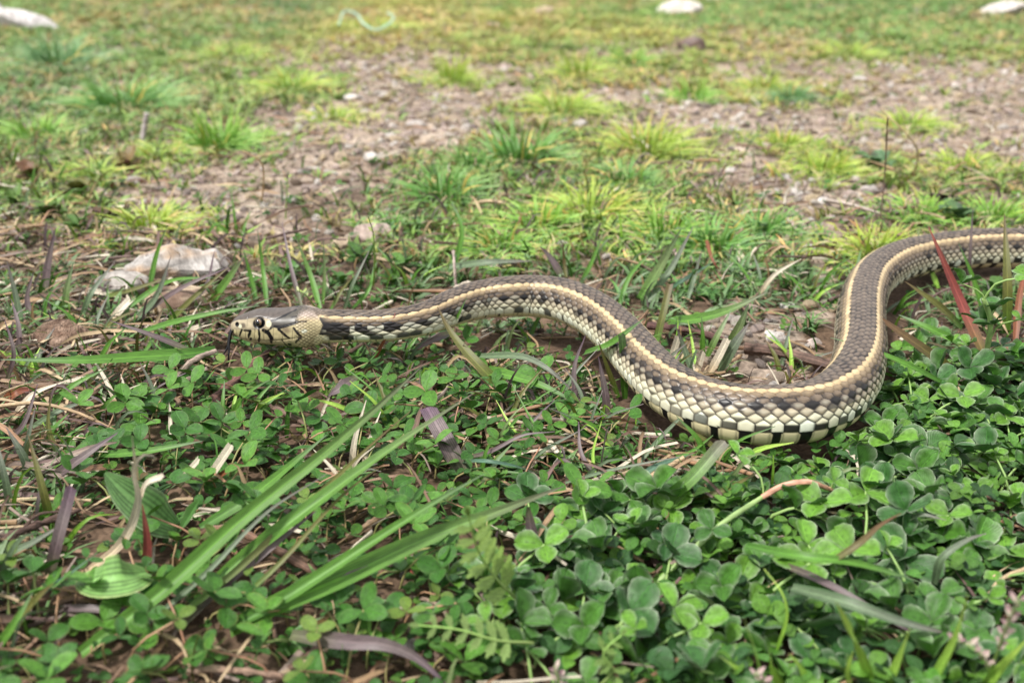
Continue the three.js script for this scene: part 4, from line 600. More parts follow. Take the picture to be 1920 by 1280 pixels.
B('pale broad blades standing behind the arch', [[[[1200, 560, 4], [1238, 500, 20], [1278, 428, 40]], 22, 'pale'], [[[1215, 565, 3], [1260, 500, 18], [1300, 425, 36]], 15, 'gray'], [[[1160, 575, 3], [1180, 520, 14], [1222, 470, 24]], 10, 'green'], [[[1290, 560, 3], [1305, 510, 14], [1316, 470, 24]], 10, 'gray'], [[[1250, 545, 3], [1290, 520, 10], [1340, 490, 14]], 10, 'teal']]);
B('dark tipped blade curving up behind the arch', [[[[852, 500, 4], [866, 430, 22], [846, 377, 34]], 12, 'green']]);
B('flat grey blade lying level behind the arch', [[[[842, 500, 10], [920, 491, 16], [999, 489, 15]], 17, 'gray']]);
B('short dark blades behind the top of the arch', [[[[1055, 520, 3], [1030, 480, 12], [1012, 462, 18]], 16, 'purple'], [[[1062, 520, 2], [1058, 490, 8], [1055, 455, 18]], 8, 'brown'], [[[985, 515, 2], [972, 495, 8], [962, 480, 12]], 7, 'brown'], [[[1090, 530, 2], [1110, 490, 12], [1130, 440, 24]], 10, 'green']]);
B('purple grey blades fanning up behind the head', [[[[565, 575, 4], [545, 500, 18], [528, 415, 34]], 9, 'purple'], [[[600, 578, 3], [580, 510, 16], [552, 440, 32]], 12, 'gp'], [[[645, 580, 3], [660, 535, 16], [692, 470, 30]], 9, 'gray'], [[[605, 570, 4], [608, 520, 16], [606, 450, 34]], 8, 'pale'], [[[480, 560, 3], [470, 520, 12], [455, 465, 26]], 10, 'green'], [[[500, 570, 3], [492, 500, 16], [482, 430, 34]], 10, 'green'], [[[660, 580, 3], [690, 545, 12], [700, 500, 20]], 9, 'green'], [[[620, 580, 3], [640, 545, 10], [660, 520, 14]], 8, 'olive']]);
B('red grass blade standing over the far coil', [[[[1848, 668, 4], [1800, 560, 24], [1742, 425, 54]], 22, 'red']]);
B('olive green blade standing near the right edge', [[[[1888, 625, 3], [1890, 540, 24], [1884, 400, 52]], 20, 'olive'], [[[1905, 640, 3], [1912, 560, 18], [1930, 480, 30]], 14, 'rust']]);
B('brown olive blade leaning left over the far coil', [[[[1790, 695, 4], [1720, 645, 17], [1628, 580, 28]], 24, 'brown']]);
B('olive blade leaning left above the brown one', [[[[1805, 615, 8], [1760, 572, 20], [1697, 527, 29]], 20, 'olive']]);
B('short clean green blade beneath the olive ones', [[[[1802, 642, 10], [1745, 616, 16], [1686, 590, 18]], 18, 'green']]);
B('green blade crossing the snake beside the last bend', [[[[1770, 718, 10], [1700, 682, 21], [1620, 650, 25], [1558, 633, 26]], 14, 'green']]);
B('upright green blades behind the leafy clover stalk', [[[[1850, 600, 3], [1825, 520, 22], [1798, 455, 38]], 12, 'green'], [[[1815, 550, 3], [1820, 470, 26], [1825, 390, 46]], 8, 'purple'], [[[1760, 540, 3], [1745, 500, 12], [1738, 470, 20]], 10, 'bright'], [[[1880, 600, 3], [1862, 560, 12], [1850, 525, 20]], 10, 'gray'], [[[1720, 500, 3], [1725, 465, 10], [1722, 430, 18]], 8, 'green']]);
B('twisted blade, green turning brown, over the right clover', [[[[1400, 1022, 16], [1500, 1042, 26], [1590, 1052, 25], [1660, 1070, 20], [1730, 1092, 12]], 22, 'green'], [[[1560, 1052, 25], [1610, 1020, 29], [1650, 985, 31], [1690, 962, 32]], 15, 'brown']]);
B('broad grey blade lying over the clover at lower right', [[[[1485, 1100, 16], [1590, 1130, 22], [1700, 1168, 19], [1800, 1192, 12]], 30, 'gray', { edge: K.deep }], [[[1450, 1050, 12], [1560, 1098, 18], [1650, 1150, 15], [1748, 1208, 8]], 18, 'purple']]);
B('bright upright blades at the bottom right of centre', [[[[1440, 1300, 2], [1420, 1230, 18], [1392, 1148, 37]], 27, 'bright', { face: V(-0.5, 0.9, 0.35), fold: 0.15 }], [[[1470, 1300, 2], [1450, 1250, 12], [1440, 1200, 24]], 22, 'bright', { face: V(-0.5, 0.9, 0.35), fold: 0.15 }], [[[1405, 1300, 2], [1385, 1260, 10], [1350, 1230, 18]], 22, 'bright', { face: V(-0.5, 0.9, 0.35), fold: 0.15 }], [[[1640, 1300, 2], [1612, 1215, 20], [1568, 1128, 40]], 27, 'bright', { face: V(-0.5, 0.9, 0.35), fold: 0.15 }], [[[1655, 1300, 2], [1685, 1240, 15], [1707, 1178, 30]], 26, 'bright', { face: V(-0.5, 0.9, 0.35) }], [[[1520, 1290, 2], [1500, 1250, 10], [1480, 1225, 16]], 18, 'bright'], [[[1600, 1300, 2], [1590, 1260, 10], [1600, 1220, 18]], 14, 'bright']]);
B('bright leaning blade at lower right', [[[[1735, 1300, 2], [1790, 1200, 26], [1816, 1112, 46]], 27, 'bright', { face: V(-0.5, 0.9, 0.35), fold: 0.15 }], [[[1830, 1310, 2], [1875, 1255, 15], [1930, 1195, 28]], 27, 'bright', { face: V(-0.5, 0.9, 0.35), fold: 0.15 }]]);
B('thin curled yellow green blade left of the broad grey one', [[[[1455, 1225, 4], [1476, 1150, 18], [1466, 1110, 24], [1433, 1066, 28]], 8, 'bright']]);
B('bluish curved blade on the right clover', [[[[1752, 1095, 8], [1768, 1045, 18], [1815, 1012, 22], [1850, 1000, 22]], 17, 'gray'], [[[1690, 980, 10], [1730, 965, 18], [1775, 975, 18]], 12, 'gray']]);
B('green blades flat against the soil before the belly', [[[[1230, 912, 3], [1330, 900, 8], [1430, 885, 8]], 14, 'green'], [[[1250, 935, 3], [1340, 925, 9], [1440, 875, 14]], 14, 'olive'], [[[1180, 925, 3], [1220, 880, 8], [1300, 850, 10]], 14, 'teal']]);
// small sprigs of grass that fill the trampled parts
const sprigs = [[760, 690, 'between the neck and the broad green blade'], [985, 640, 'in the shade under the arch'], [900, 740, 'beside the foot of the smooth broad blade'], [1040, 770, 'right of the smooth broad blade'], [940, 800, 'behind the thin purple arched blade'], [1180, 850, 'under the first white belly scales'], [1100, 830, 'in the trampled patch before the bend'], [720, 800, 'behind the broken purple blade'], [440, 800, 'among the small clover below the head'], [240, 770, 'left of the forked grey twig'],
  [60, 700, 'at the left edge beside the brown clod'], [170, 640, 'just right of the brown clod'], [330, 640, 'left of the tongue'], [1660, 590, 'right of the far coil'], [1480, 700, 'inside the front bend by the dark stick'], [1430, 560, 'on the gravel behind the front bend'], [760, 540, 'behind the neck'], [450, 450, 'right of the pale rock'], [390, 400, 'behind the pale rock'], [1880, 690, 'under the leafy clover stalk'], [1350, 880, 'before the checkered belly'], [650, 900, 'between the long arching blades'], [1240, 720, 'in the crook behind the first bend'], [1520, 560, 'left of the far coil']];
sprigs.forEach(([px, py, where], i) => {
  const r = rng(900 + i), base = on(px, py), dry = i % 3 === 0, t = thing('grass_sprig', (dry ? 'sprig of thin green and straw coloured blades ' : 'sprig of thin green blades ') + where, 'grass', base, 'small grass sprigs around the snake'), n = 6 + Math.floor(r() * 5);
  for (let k = 0; k < n; k++) { const a = r() * 7, L = rr(0.012, 0.032, r), lean = rr(0.3, 1.5, r), d = V(Math.cos(a) * lean, 1, Math.sin(a) * lean * 0.7).normalize(), o = V(rr(-0.005, 0.005, r), -0.001, rr(-0.005, 0.005, r)), p1 = o.clone().addScaledVector(d, L * 0.5), p2 = p1.clone().addScaledVector(V(d.x * 1.5, 0.5, d.z * 1.5).normalize(), L * 0.5); let ok = true; for (const q of [p1, p2]) if (hug(q.clone().add(base), 0.001) < 0) ok = false; if (!ok) continue; p2.y = Math.max(p2.y, 0.002); const g = new Geo(); addBlade(g, [o, p1, p2], rr(0.001, 0.0028, r), FADE[pick(dry ? ['straw', 'gray', 'green', 'purple'] : ['green', 'bright', 'green', 'gray', 'olive'], r)], { segs: 8, seed: k + i * 20 }); part('blade', g.build(), M.blade, t); }
});

// ---------- tufts ----------
const tuftTones = { lime: [lin(108, 146, 42), lin(150, 176, 58), lin(178, 188, 78)], green: [lin(86, 132, 44), lin(120, 168, 58), lin(154, 186, 74)], dark: [lin(66, 112, 42), lin(96, 148, 60), lin(134, 168, 86)], blue: [lin(66, 110, 56), lin(96, 142, 78), lin(132, 164, 104)] };
function tuft(px, py, w, h, tone, label, n = 70) {
  n = Math.round(n * 1.35); h *= 0.78; n = Math.round(n * 1.25);
  const base = on(px, py), r = rng(Math.round(px * 7 + py)), Rw = metres(w, base) / 2, Hh = metres(h, base) * 1.12, t = thing('grass_tuft', label, 'grass tuft', base, 'grass tufts on the gravel behind the snake'), cols = tuftTones[tone], near = depthOf(base) < 0.75, g = new Geo();
  for (let k = 0; k < n; k++) {
    const a = r() * 7, q = Math.sqrt(r()), o = V(Math.cos(a) * q * Rw * 0.4, -0.001, Math.sin(a) * q * Rw * 0.4), reach = Rw * (0.15 + 1.25 * Math.pow(r(), 0.9)), up = Hh * rr(0.2, 1.1, r) * (1 - 0.72 * (reach / Rw / 1.4) ** 2), a2 = a + rr(-0.7, 0.7, r), e = V(o.x + Math.cos(a2) * reach * 0.75, up, o.z + Math.sin(a2) * reach * 0.75), m = V(lerp(o.x, e.x, 0.4), up * 0.68, lerp(o.z, e.z, 0.4));
    const c = r() < 0.07 ? [lin(190, 168, 76), lin(204, 184, 100)] : cols.map((x) => x.clone().multiplyScalar(rr(0.8, 1.15, r))), big = near && k < 10, gg = big ? new Geo() : g;
    addBlade(gg, [o, m, e], rr(0.001, 0.002, r) * (tone === 'dark' || tone === 'blue' ? 1.25 : 1), c, { segs: 6, across: 2, seed: k });
    if (big) part('blade', gg.build(), M.grass, t);
  }
  for (let k = 0; k < n * 2; k++) { const a = r() * 7, q = Rw * rr(0.3, 1.7, r), o = ground(base.x + Math.cos(a) * q, base.z + Math.sin(a) * q).sub(base), L = rr(0.004, 0.011, r), b = r() * 7, c = mixc(cols[Math.floor(r() * 3)], K.straw, r() < 0.15 ? 0.7 : 0).multiplyScalar(rr(0.75, 1.1, r)); if (snakeGap(o.x + base.x, o.z + base.z) < 0.004) continue; addBlade(g, [o, o.clone().add(V(Math.cos(b) * L * 0.3, L * 0.6, Math.sin(b) * L * 0.3)), o.clone().add(V(Math.cos(b) * L, L * 0.75, Math.sin(b) * L))], rr(0.0009, 0.0017, r), [c.clone().multiplyScalar(0.85), c], { segs: 4, across: 2 }); }
  part('blades', g.build(), M.grass, t, 'stuff');
}
for (const a of [
  [280, 432, 180, 66, 'lime', 'bright yellow green tuft behind the pale rock', 90], [412, 282, 180, 96, 'green', 'round green tuft at the left edge of the gravel', 110], [845, 158, 110, 72, 'lime', 'small upright yellow green tuft at the back of the gravel', 80], [1052, 212, 170, 64, 'lime', 'wide yellow green tuft behind the dark green one', 90], [1090, 145, 130, 58, 'lime', 'yellow green tuft behind the wide one', 70], [1212, 292, 215, 90, 'lime', 'largest yellow tinged tuft, right of the dark green one', 120],
  [1465, 282, 100, 58, 'lime', 'small yellow green tuft on the left of the pair at right', 60], [1545, 330, 140, 66, 'lime', 'low yellow green tuft on the gravel, right one of the pair', 80], [545, 168, 170, 52, 'lime', 'flat green tuft behind the gravel patch', 80], [620, 226, 130, 34, 'lime', 'low thin yellow green tuft right of the round one', 40], [235, 205, 250, 88, 'dark', 'broad dark green tuft behind the round one', 120], [110, 120, 200, 76, 'blue', 'bluish green tuft below the long white stone', 90],
  [975, 310, 230, 110, 'dark', 'dark green tuft in the middle distance', 80], [830, 375, 190, 86, 'dark', 'dark green tuft left of the lawn', 60], [880, 320, 120, 60, 'dark', 'small dark tuft between the two dark green ones', 36], [1295, 192, 120, 58, 'green', 'green tuft behind the yellow tinged one', 60], [1480, 192, 90, 52, 'blue', 'small bluish tuft on the far right gravel', 50], [1640, 485, 170, 76, 'lime', 'fine yellow green tuft behind the far coil', 90], [1590, 105, 130, 38, 'lime', 'distant yellow green tuft before the dry patch', 50], [1800, 320, 140, 50, 'lime', 'yellow green tuft near the right edge of the gravel', 60],
  [1110, 410, 220, 80, 'lime', 'yellow green tuft at the centre of the lawn behind the arch', 90], [1010, 430, 190, 74, 'green', 'green tuft at the left of the lawn behind the arch', 80], [1240, 450, 190, 84, 'green', 'green tuft at the right of the lawn behind the arch', 80], [1330, 470, 190, 80, 'dark', 'dark green tuft behind the crook of the bend', 70], [1430, 440, 150, 64, 'dark', 'darker tuft right of the lawn', 60], [940, 470, 170, 60, 'green', 'green tuft right behind the arch', 70], [1170, 345, 150, 60, 'dark', 'dark tuft in front of the largest yellow tinged one', 50],
  [300, 300, 160, 46, 'lime', 'yellowish low tuft before the broad dark green one', 60], [70, 260, 160, 60, 'green', 'green tuft near the left edge', 70], [180, 330, 170, 40, 'lime', 'thin yellowish tuft above the red leaved weeds', 50], [700, 60, 180, 44, 'lime', 'distant yellow green tuft under the pale cord', 60], [430, 110, 200, 40, 'lime', 'distant yellow tuft left of the gravel', 60], [1720, 410, 150, 54, 'green', 'green tuft behind the dark purple leaves', 60], [1860, 420, 160, 64, 'green', 'green tuft behind the far coil at the right edge', 60], [1430, 170, 120, 44, 'lime', 'yellow green tuft beside the small bluish one', 50], [1180, 120, 120, 40, 'green', 'distant green tuft behind the pair in the middle', 50], [1700, 240, 150, 44, 'lime', 'yellow green tuft behind the dry bent stalk', 50], [730, 430, 90, 40, 'dark', 'little dark tuft beside the seed stalk', 30],
]) tuft(...a);

// ---------- stones ----------
function stone(px, py, w, h, d, c0, c1, label, cat = 'stone', o = {}) {
  const p = on(px, py), sx = metres(w, p) / 2, sy = metres(h, p) / 2, g = stoneGeo(Math.round(px * 3 + py), sx, sy, sx * d, c0, c1, o.detail ?? 5, o.chip ?? 12, o.patch);
  if (o.turn) g.rotateZ(o.turn); if (o.yaw) g.rotateY(o.yaw);
  const m = whole(o.name ?? 'stone', g, o.mat ?? M.stone, label, cat, p.clone().add(V(0, sy * (o.sink ?? 0.55), -sx * d * 0.7)), o.group); return m;
}
const W1 = lin(222, 216, 210), W2 = lin(190, 182, 176), T1 = lin(196, 178, 152), T2 = lin(164, 144, 122), G1 = lin(150, 142, 140), BR = lin(112, 90, 76), BR2 = lin(84, 66, 56);
stone(322, 538, 216, 104, 0.6, lin(182, 178, 174), lin(150, 145, 140), 'large pale rock with an orange stain half hidden by grass', 'rock', { name: 'rock', detail: 6, chip: 16, patch: lin(166, 144, 122), turn: 0.14, sink: 0.26 });
stone(400, 512, 60, 54, 0.8, lin(214, 206, 200), W2, 'pale lump of rock against the right end of the large rock', 'rock', { name: 'rock' });
stone(335, 596, 150, 70, 0.6, T1, T2, 'beige crumbling rock piece in front of the large pale rock', 'rock', { name: 'rock', patch: BR });
stone(222, 556, 110, 50, 0.7, lin(178, 172, 166), lin(146, 140, 134), 'low whitish rock at the left end of the large rock', 'rock', { name: 'rock' });
stone(110, 668, 118, 76, 0.8, BR, lin(150, 128, 112), 'brown fibrous clod left of the snake head', 'clod of earth', { name: 'earth_clod', mat: M.soil, detail: 6, chip: 4, patch: BR2 });
stone(700, 955, 66, 36, 0.9, lin(150, 124, 104), BR, 'small lump of fibrous soil in the clover', 'clod of earth', { name: 'earth_clod', mat: M.soil, detail: 6, chip: 4 });
stone(830, 1250, 90, 60, 0.9, lin(140, 122, 112), BR, 'greyish brown soil lump at the front edge', 'clod of earth', { name: 'earth_clod', mat: M.soil, detail: 6, chip: 4 });
stone(785, 1087, 42, 34, 0.9, lin(190, 102, 82), lin(160, 84, 68), 'small brick red stone in the soil', 'stone'); stone(757, 1088, 20, 20, 1, G1, lin(110, 106, 106), 'dark grey pebble touching the brick red stone', 'pebble', { name: 'pebble' });
stone(768, 1222, 36, 24, 1, W1, W2, 'white pebble lying near the front edge', 'pebble', { name: 'pebble' });
stone(697, 452, 74, 40, 0.8, lin(196, 178, 168), lin(168, 150, 140), 'pinkish grey stone at the front of the gravel', 'stone'); stone(640, 468, 50, 24, 0.8, T1, T2, 'flat tan stone left of the pinkish one', 'stone');
stone(1276, 34, 92, 42, 0.8, W1, lin(196, 190, 176), 'white rounded stone at the top edge right of the middle', 'stone'); stone(1024, 30, 44, 22, 0.8, T1, T2, 'tan stone at the top, left of the white rounded one', 'stone'); stone(920, 54, 34, 16, 0.9, W2, G1, 'small grey stone below the tan one', 'stone'); stone(1888, 32, 90, 34, 0.7, W1, W2, 'angular white stone in the top right corner', 'stone', { turn: 0.25 });
stone(1342, 5, 40, 14, 0.8, W1, W2, 'small white stone at the very top edge', 'stone'); stone(1100, 2, 80, 16, 0.8, G1, lin(120, 114, 114), 'grey stone at the very top edge', 'stone'); stone(1225, 3, 60, 12, 0.8, W1, W2, 'low white stone behind the rounded one', 'stone'); stone(1302, 98, 60, 34, 0.8, lin(124, 112, 110), BR, 'dark stone in the far grass', 'stone');
stone(45, 58, 130, 44, 0.35, lin(226, 222, 222), lin(206, 200, 200), 'long white stone slanting in the top left corner', 'stone', { turn: -0.28, chip: 5 }); stone(-25, 30, 60, 36, 0.5, lin(226, 222, 222), lin(206, 200, 200), 'white stone cut by the left edge at the top', 'stone');
[[1460, 645, 44, 26, W1, 'white chipped stone behind the dark stick'], [1447, 632, 24, 18, W1, 'little white stone behind the chipped one'], [1530, 655, 34, 24, lin(200, 186, 178), 'pinkish stone before the far coil'], [1450, 562, 26, 22, T1, 'tan pebble on the gravel behind the front bend'], [1480, 585, 40, 20, W1, 'pale flat pebble near the far coil'], [1415, 575, 30, 22, T1, 'beige pebble left of the pale flat one'], [1370, 605, 24, 20, W2, 'pale pebble beside the grey blades'], [1440, 610, 22, 16, G1, 'small grey pebble amid the gravel'], [1425, 600, 26, 18, T1, 'sandy pebble beside the small grey one'],
  [695, 305, 40, 22, W1, 'white stone in the middle of the back gravel'], [640, 300, 34, 20, T1, 'tan stone on the back gravel'], [575, 330, 40, 22, W2, 'pale stone at the front of the back gravel'], [640, 345, 32, 20, T2, 'brownish stone before the white gravel stone'], [500, 350, 36, 20, T1, 'tan stone at the left of the gravel'], [450, 300, 42, 22, T2, 'dull stone under the round tuft'], [780, 240, 44, 18, W2, 'pale stone on the far gravel'], [660, 190, 40, 18, W1, 'whitish stone at the far left of the gravel'], [1372, 326, 24, 15, W1, 'white pebble left of the low yellow tuft'], [1418, 336, 20, 14, G1, 'bluish grey pebble left of the low yellow tuft'], [1475, 338, 20, 14, W1, 'round white pebble before the low yellow tuft'], [1635, 365, 36, 22, W2, 'pale stone right of the low yellow tuft'], [1090, 240, 30, 18, W1, 'white pebble before the wide yellow green tuft'], [1545, 385, 30, 18, W1, 'white pebble on the right gravel'], [1615, 155, 30, 16, W1, 'white stone in the far dry patch'], [740, 268, 30, 16, T1, 'tan pebble beside the pale far stone'], [540, 385, 34, 20, W2, 'pale pebble near the leaning seed stalk'], [470, 375, 26, 18, T1, 'sandy pebble right of the bright tuft'], [250, 350, 34, 26, W2, 'grey white stone behind the bright tuft']].forEach(([x, y, w, h, c, l]) => stone(x, y, w, h, 0.85, c, c.clone().multiplyScalar(0.75), l, 'pebble', { name: 'pebble', detail: 3, group: 'larger pebbles on the gravel' }));

// ---------- twigs, stalks and straws ----------
function twig(label, parts, name = 'twig', cat = 'twig') {
  const b = parts[0][0][0], base = on(b[0], b[1], b[2] / 1000), t = parts.length > 1 ? thing(name, label, cat, base) : null;
  parts.forEach(([l, w0, w1, c0, c1, rough = 0.35], i) => { const pts = P3(l, base), g = new Geo(), px = metres(1, base); addStem(g, pts, (w0 * px) / 2, (w1 * px) / 2, c0, c1 ?? c0, { segs: 22, sides: 8, rough, seed: Math.round(b[0] + i) }); const m = name === 'twig' ? M.wood : M.straw; t ? part(i ? 'branch' : 'stem', g.build(), m, t) : whole(name, g.build(), m, label, cat, base); });
}
twig('dark weathered stick inside the front bend', [[[[1398, 652, 5], [1450, 658, 6], [1510, 672, 6], [1575, 690, 4]], 24, 20, K.bark, lin(120, 96, 84)]]);
twig('reddish brown stick behind the first bend', [[[[1215, 610, 4], [1290, 618, 6], [1340, 632, 5], [1375, 642, 3]], 15, 12, lin(104, 72, 66)]]);
twig('forked grey twig left of the tongue', [[[[318, 748, 3], [334, 704, 9], [358, 678, 13], [405, 657, 15]], 13, 10, K.greywood, lin(170, 150, 136)], [[[326, 724, 6], [358, 708, 9], [388, 690, 11]], 9, 7, K.greywood, lin(176, 156, 140)]]);
twig('reddish brown stick running out under the neck', [[[[375, 775, 3], [440, 716, 7], [500, 664, 9], [545, 640, 8]], 22, 18, lin(118, 84, 74), lin(104, 76, 66), 0.5]]);
twig('curved brown dead stalk under the long blades', [[[[355, 1002, 7], [430, 991, 13], [500, 1022, 10], [592, 1072, 4]], 13, 17, lin(150, 112, 84), lin(132, 100, 82)]], 'dead_stalk', 'dead stalk');
twig('dark rough stick at the left edge', [[[[-20, 1025, 4], [30, 1000, 8], [80, 980, 8], [150, 955, 7]], 22, 6, K.bark2, K.bark, 0.6], [[[40, 995, 7], [70, 965, 12], [120, 958, 12]], 7, 4, K.bark]]);
twig('pale brown twig along the front edge', [[[[352, 1256, 3], [430, 1255, 6], [530, 1268, 4]], 11, 15, lin(190, 160, 136), lin(156, 126, 106), 0.4]]);
twig('knobbly root like stalk beside the soil lump', [[[[752, 960, 4], [705, 975, 7], [650, 1008, 4]], 14, 12, lin(150, 122, 92)]], 'dead_stalk', 'dead stalk');
twig('looped dead root beside the dark grey pebble', [[[[770, 1120, 2], [810, 1128, 7], [836, 1150, 7], [832, 1180, 2]], 9, 6, lin(164, 140, 120)]], 'dead_stalk', 'dead stalk');
twig('pale dead stalk slanting before the first belly scales', [[[[1170, 905, 3], [1215, 895, 7], [1282, 858, 10]], 11, 9, lin(196, 164, 124), lin(204, 176, 136), 0.2]], 'dead_stalk', 'dead stalk');
twig('dead stem standing up right of the low yellow tuft', [[[[1652, 408, 2], [1660, 320, 34], [1665, 220, 72]], 2.4, 2.8, lin(150, 116, 110), lin(156, 126, 112)]], 'dead_stalk', 'dead stalk');
twig('bent dry stalk beside the upright dead stem', [[[[1712, 330, 3], [1722, 285, 22], [1695, 245, 38], [1655, 208, 50]], 3.6, 2.6, lin(214, 190, 146)]], 'dead_stalk', 'dead stalk');
twig('dry stalk leaning at the left of the gravel', [[[[490, 380, 2], [494, 330, 24], [486, 300, 38], [455, 283, 44]], 3.4, 2.4, lin(206, 172, 126)]], 'dead_stalk', 'dead stalk');
twig('short grey stub standing before the broad dark tuft', [[[[266, 268, 2], [270, 236, 14], [275, 212, 24]], 10, 10, lin(190, 178, 172)]], 'dead_stalk', 'dead stalk');
twig('thin straw sweeping in from the left edge', [[[[-10, 762, 6], [70, 756, 12], [140, 772, 11], [215, 806, 6]], 8, 5, K.straw, K.straw2, 0.1]], 'straw', 'straw');
twig('pale straw lying under the dark purple blade', [[[[-10, 942, 4], [60, 935, 7], [170, 938, 5]], 8, 6, K.straw, K.straw, 0.1]], 'straw', 'straw');
twig('pale bent straw on the lawn behind the arch', [[[[880, 385, 4], [915, 377, 10], [948, 381, 8]], 8, 6, K.straw]], 'straw', 'straw');
twig('white rootlet poking up behind the arch', [[[[855, 540, 3], [852, 500, 14], [850, 470, 20]], 6, 5, lin(196, 176, 164)], [[[855, 540, 4], [880, 530, 12], [905, 545, 6]], 9, 5, lin(214, 200, 180)]], 'dead_stalk', 'dead stalk');
twig('curved straw left of the white pebbles', [[[[1545, 375, 2], [1600, 385, 6], [1650, 400, 4]], 8, 6, lin(196, 180, 166)]], 'straw', 'straw');
for (const [label, l, w, f, o] of [
  ['curled white straw rising over the ribbed leaf', [[160, 1072, 3], [225, 1020, 12], [258, 940, 28], [250, 880, 40], [268, 852, 46], [290, 856, 44], [283, 868, 40]], 20, 'straw', { twist: 1.2, segs: 26 }], ['split white straw tip beside the curled one', [[262, 935, 26], [276, 905, 34], [305, 893, 38]], 16, 'straw', { cut: 1 }], ['thin white straw standing straight above the curled one', [[258, 900, 34], [252, 860, 42], [247, 818, 52]], 7, 'straw'], ['tan straw stub leaning right', [[385, 908, 3], [408, 872, 12], [434, 834, 22]], 22, 'straw', { cut: 1 }], ['ragged white straw stub', [[335, 912, 3], [352, 885, 10], [372, 862, 16]], 16, 'straw', { cut: 1 }], ['orange tan dry blade right of the straw stub', [[395, 905, 4], [430, 880, 12], [475, 860, 16]], 16, 'rust'],
  ['two cut tan straws in the crook of the bend', [[1258, 680, 2], [1265, 655, 8], [1272, 632, 14]], 14, 'straw', { cut: 1 }], ['brown cut straw behind the front bend', [[1305, 700, 2], [1312, 680, 7], [1318, 660, 12]], 15, 'straw', { cut: 1 }], ['long tan cut straw leaning right behind the front bend', [[1330, 700, 2], [1348, 668, 10], [1365, 634, 18]], 16, 'straw', { cut: 1 }], ['pale flat straw on the left thicket', [[205, 605, 3], [225, 580, 9], [245, 560, 12]], 16, 'straw', { cut: 1 }], ['pink dry leaf folded at the left edge', [[0, 760, 2], [30, 735, 8], [66, 728, 6]], 24, 'rust'], ['dry leaf curled on the left litter', [[120, 745, 3], [165, 750, 8], [172, 785, 4]], 12, 'straw', { twist: 2 }], ['white flat straw on the far gravel', [[1360, 430, 2], [1385, 470, 5], [1395, 500, 3]], 14, 'straw', { cut: 1 }], ['tan straw lying behind the crook', [[1400, 500, 3], [1450, 505, 6], [1500, 520, 3]], 9, 'straw'], ['orange straw behind the crook', [[1325, 450, 14], [1338, 490, 10], [1352, 510, 4]], 9, 'rust'],
]) B(label, [[l, w, f, o]], undefined, 'dry grass');
{ // pale turquoise cord in the far grass
  const base = on(690, 55), l = [[634, 48, 12], [650, 20, 20], [664, 24, 20], [684, 46, 17], [703, 56, 15], [724, 48, 17], [738, 32, 20], [727, 24, 22]], g = new Geo();
  addStem(g, P3(l, base), metres(1.7, base), metres(1.7, base), lin(150, 186, 166), lin(156, 190, 172), { segs: 60, sides: 8 }); whole('cord', g.build(), M.stem, 'loose pale turquoise cord lying in the far grass', 'cord', base);
}

// ---------- plantain, feathery leaves, flower heads, weeds ----------
function broadLeaf(name, label, cat, l, w, c0, edge) {
  const base = on(l[0][0], l[0][1], l[0][2] / 1000), pts = P3(l, base), g = new Geo(), mid = pts[pts.length >> 1].clone().add(base), toCam = camera.position.clone().sub(mid).normalize();
  addBlade(g, pts, metres(w, mid), [c0, c0, c0.clone().multiplyScalar(1.08)], { segs: 20, across: 10, fold: 0.35, face: V(0, 0.7, 0).add(toCam), shape: (t) => Math.pow(Math.sin(Math.PI * Math.pow(0.04 + 0.95 * t, 0.9)), 0.75), edge, seed: w });
  whole(name, g.build(), M.blade, label, cat, base);
}
broadLeaf('plantain_leaf', 'upright oval plantain leaf behind the curled straw', 'plantain leaf', [[335, 992, 4], [290, 965, 14], [235, 925, 23], [196, 886, 30]], 84, lin(124, 168, 100), lin(190, 206, 164));
broadLeaf('plantain_leaf', 'ribbed plantain leaf lying low beside the pink red blade', 'plantain leaf', [[275, 1072, 10], [230, 1080, 16], [185, 1085, 15], [152, 1078, 10]], 84, lin(132, 178, 96), lin(196, 212, 140));
broadLeaf('plantain_leaf', 'small plantain leaf right of the upright one', 'plantain leaf', [[332, 998, 4], [352, 968, 14], [372, 938, 22]], 34, lin(90, 138, 66), lin(150, 176, 110));
function feather(label, l, w, tone) {
  const base = on(l[0][0], l[0][1], l[0][2] / 1000), pts = P3(l, base), t = thing('feathery_leaf', label, 'leaf', base), cv = new THREE.CatmullRomCurve3(pts), W = metres(w, base), g = new Geo(); addStem(g, pts, 0.00045, 0.0002, lin(132, 148, 88), lin(130, 170, 80), { segs: 12 }); part('stem', g.build(), M.stem, t);
  for (let k = 0; k < 7; k++) for (const s of k === 6 ? [0] : [1, -1]) {
    const u = 0.28 + k * 0.118, p = cv.getPointAt(Math.min(1, u)), T = cv.getTangentAt(Math.min(1, u)), F = camera.position.clone().sub(base).normalize().add(V(0, 0.5, 0)).normalize(), S = V(0, 0, 0).crossVectors(T, F).normalize(), lg = new Geo(), L = W * 0.33 * (1.1 - 0.09 * k), d = T.clone().multiplyScalar(s ? 0.55 : 1).addScaledVector(S, s).normalize();
    for (let q = 0; q < 3; q++) for (const e of q === 2 ? [0] : [1, -1]) { const o = p.clone().addScaledVector(d, L * (0.35 + q * 0.25)), dd = d.clone().addScaledVector(V(0, 0, 0).crossVectors(d, F).normalize(), e * 0.8).normalize(), c = mixc(tone, K.pale, 0.2 * hash3(k, q, 4)); addBlade(lg, [o.clone().addScaledVector(d, -L * 0.3), o.clone().addScaledVector(dd, L * 0.2), o.clone().addScaledVector(dd, L * 0.42)], L * 0.23, [c, c], { segs: 5, across: 2, face: F, shape: (x) => 0.45 + 0.7 * Math.sin(Math.PI * (0.15 + 0.8 * x)) }); }
    part('leaflet', lg.build(), M.leaf, t);
  }
}
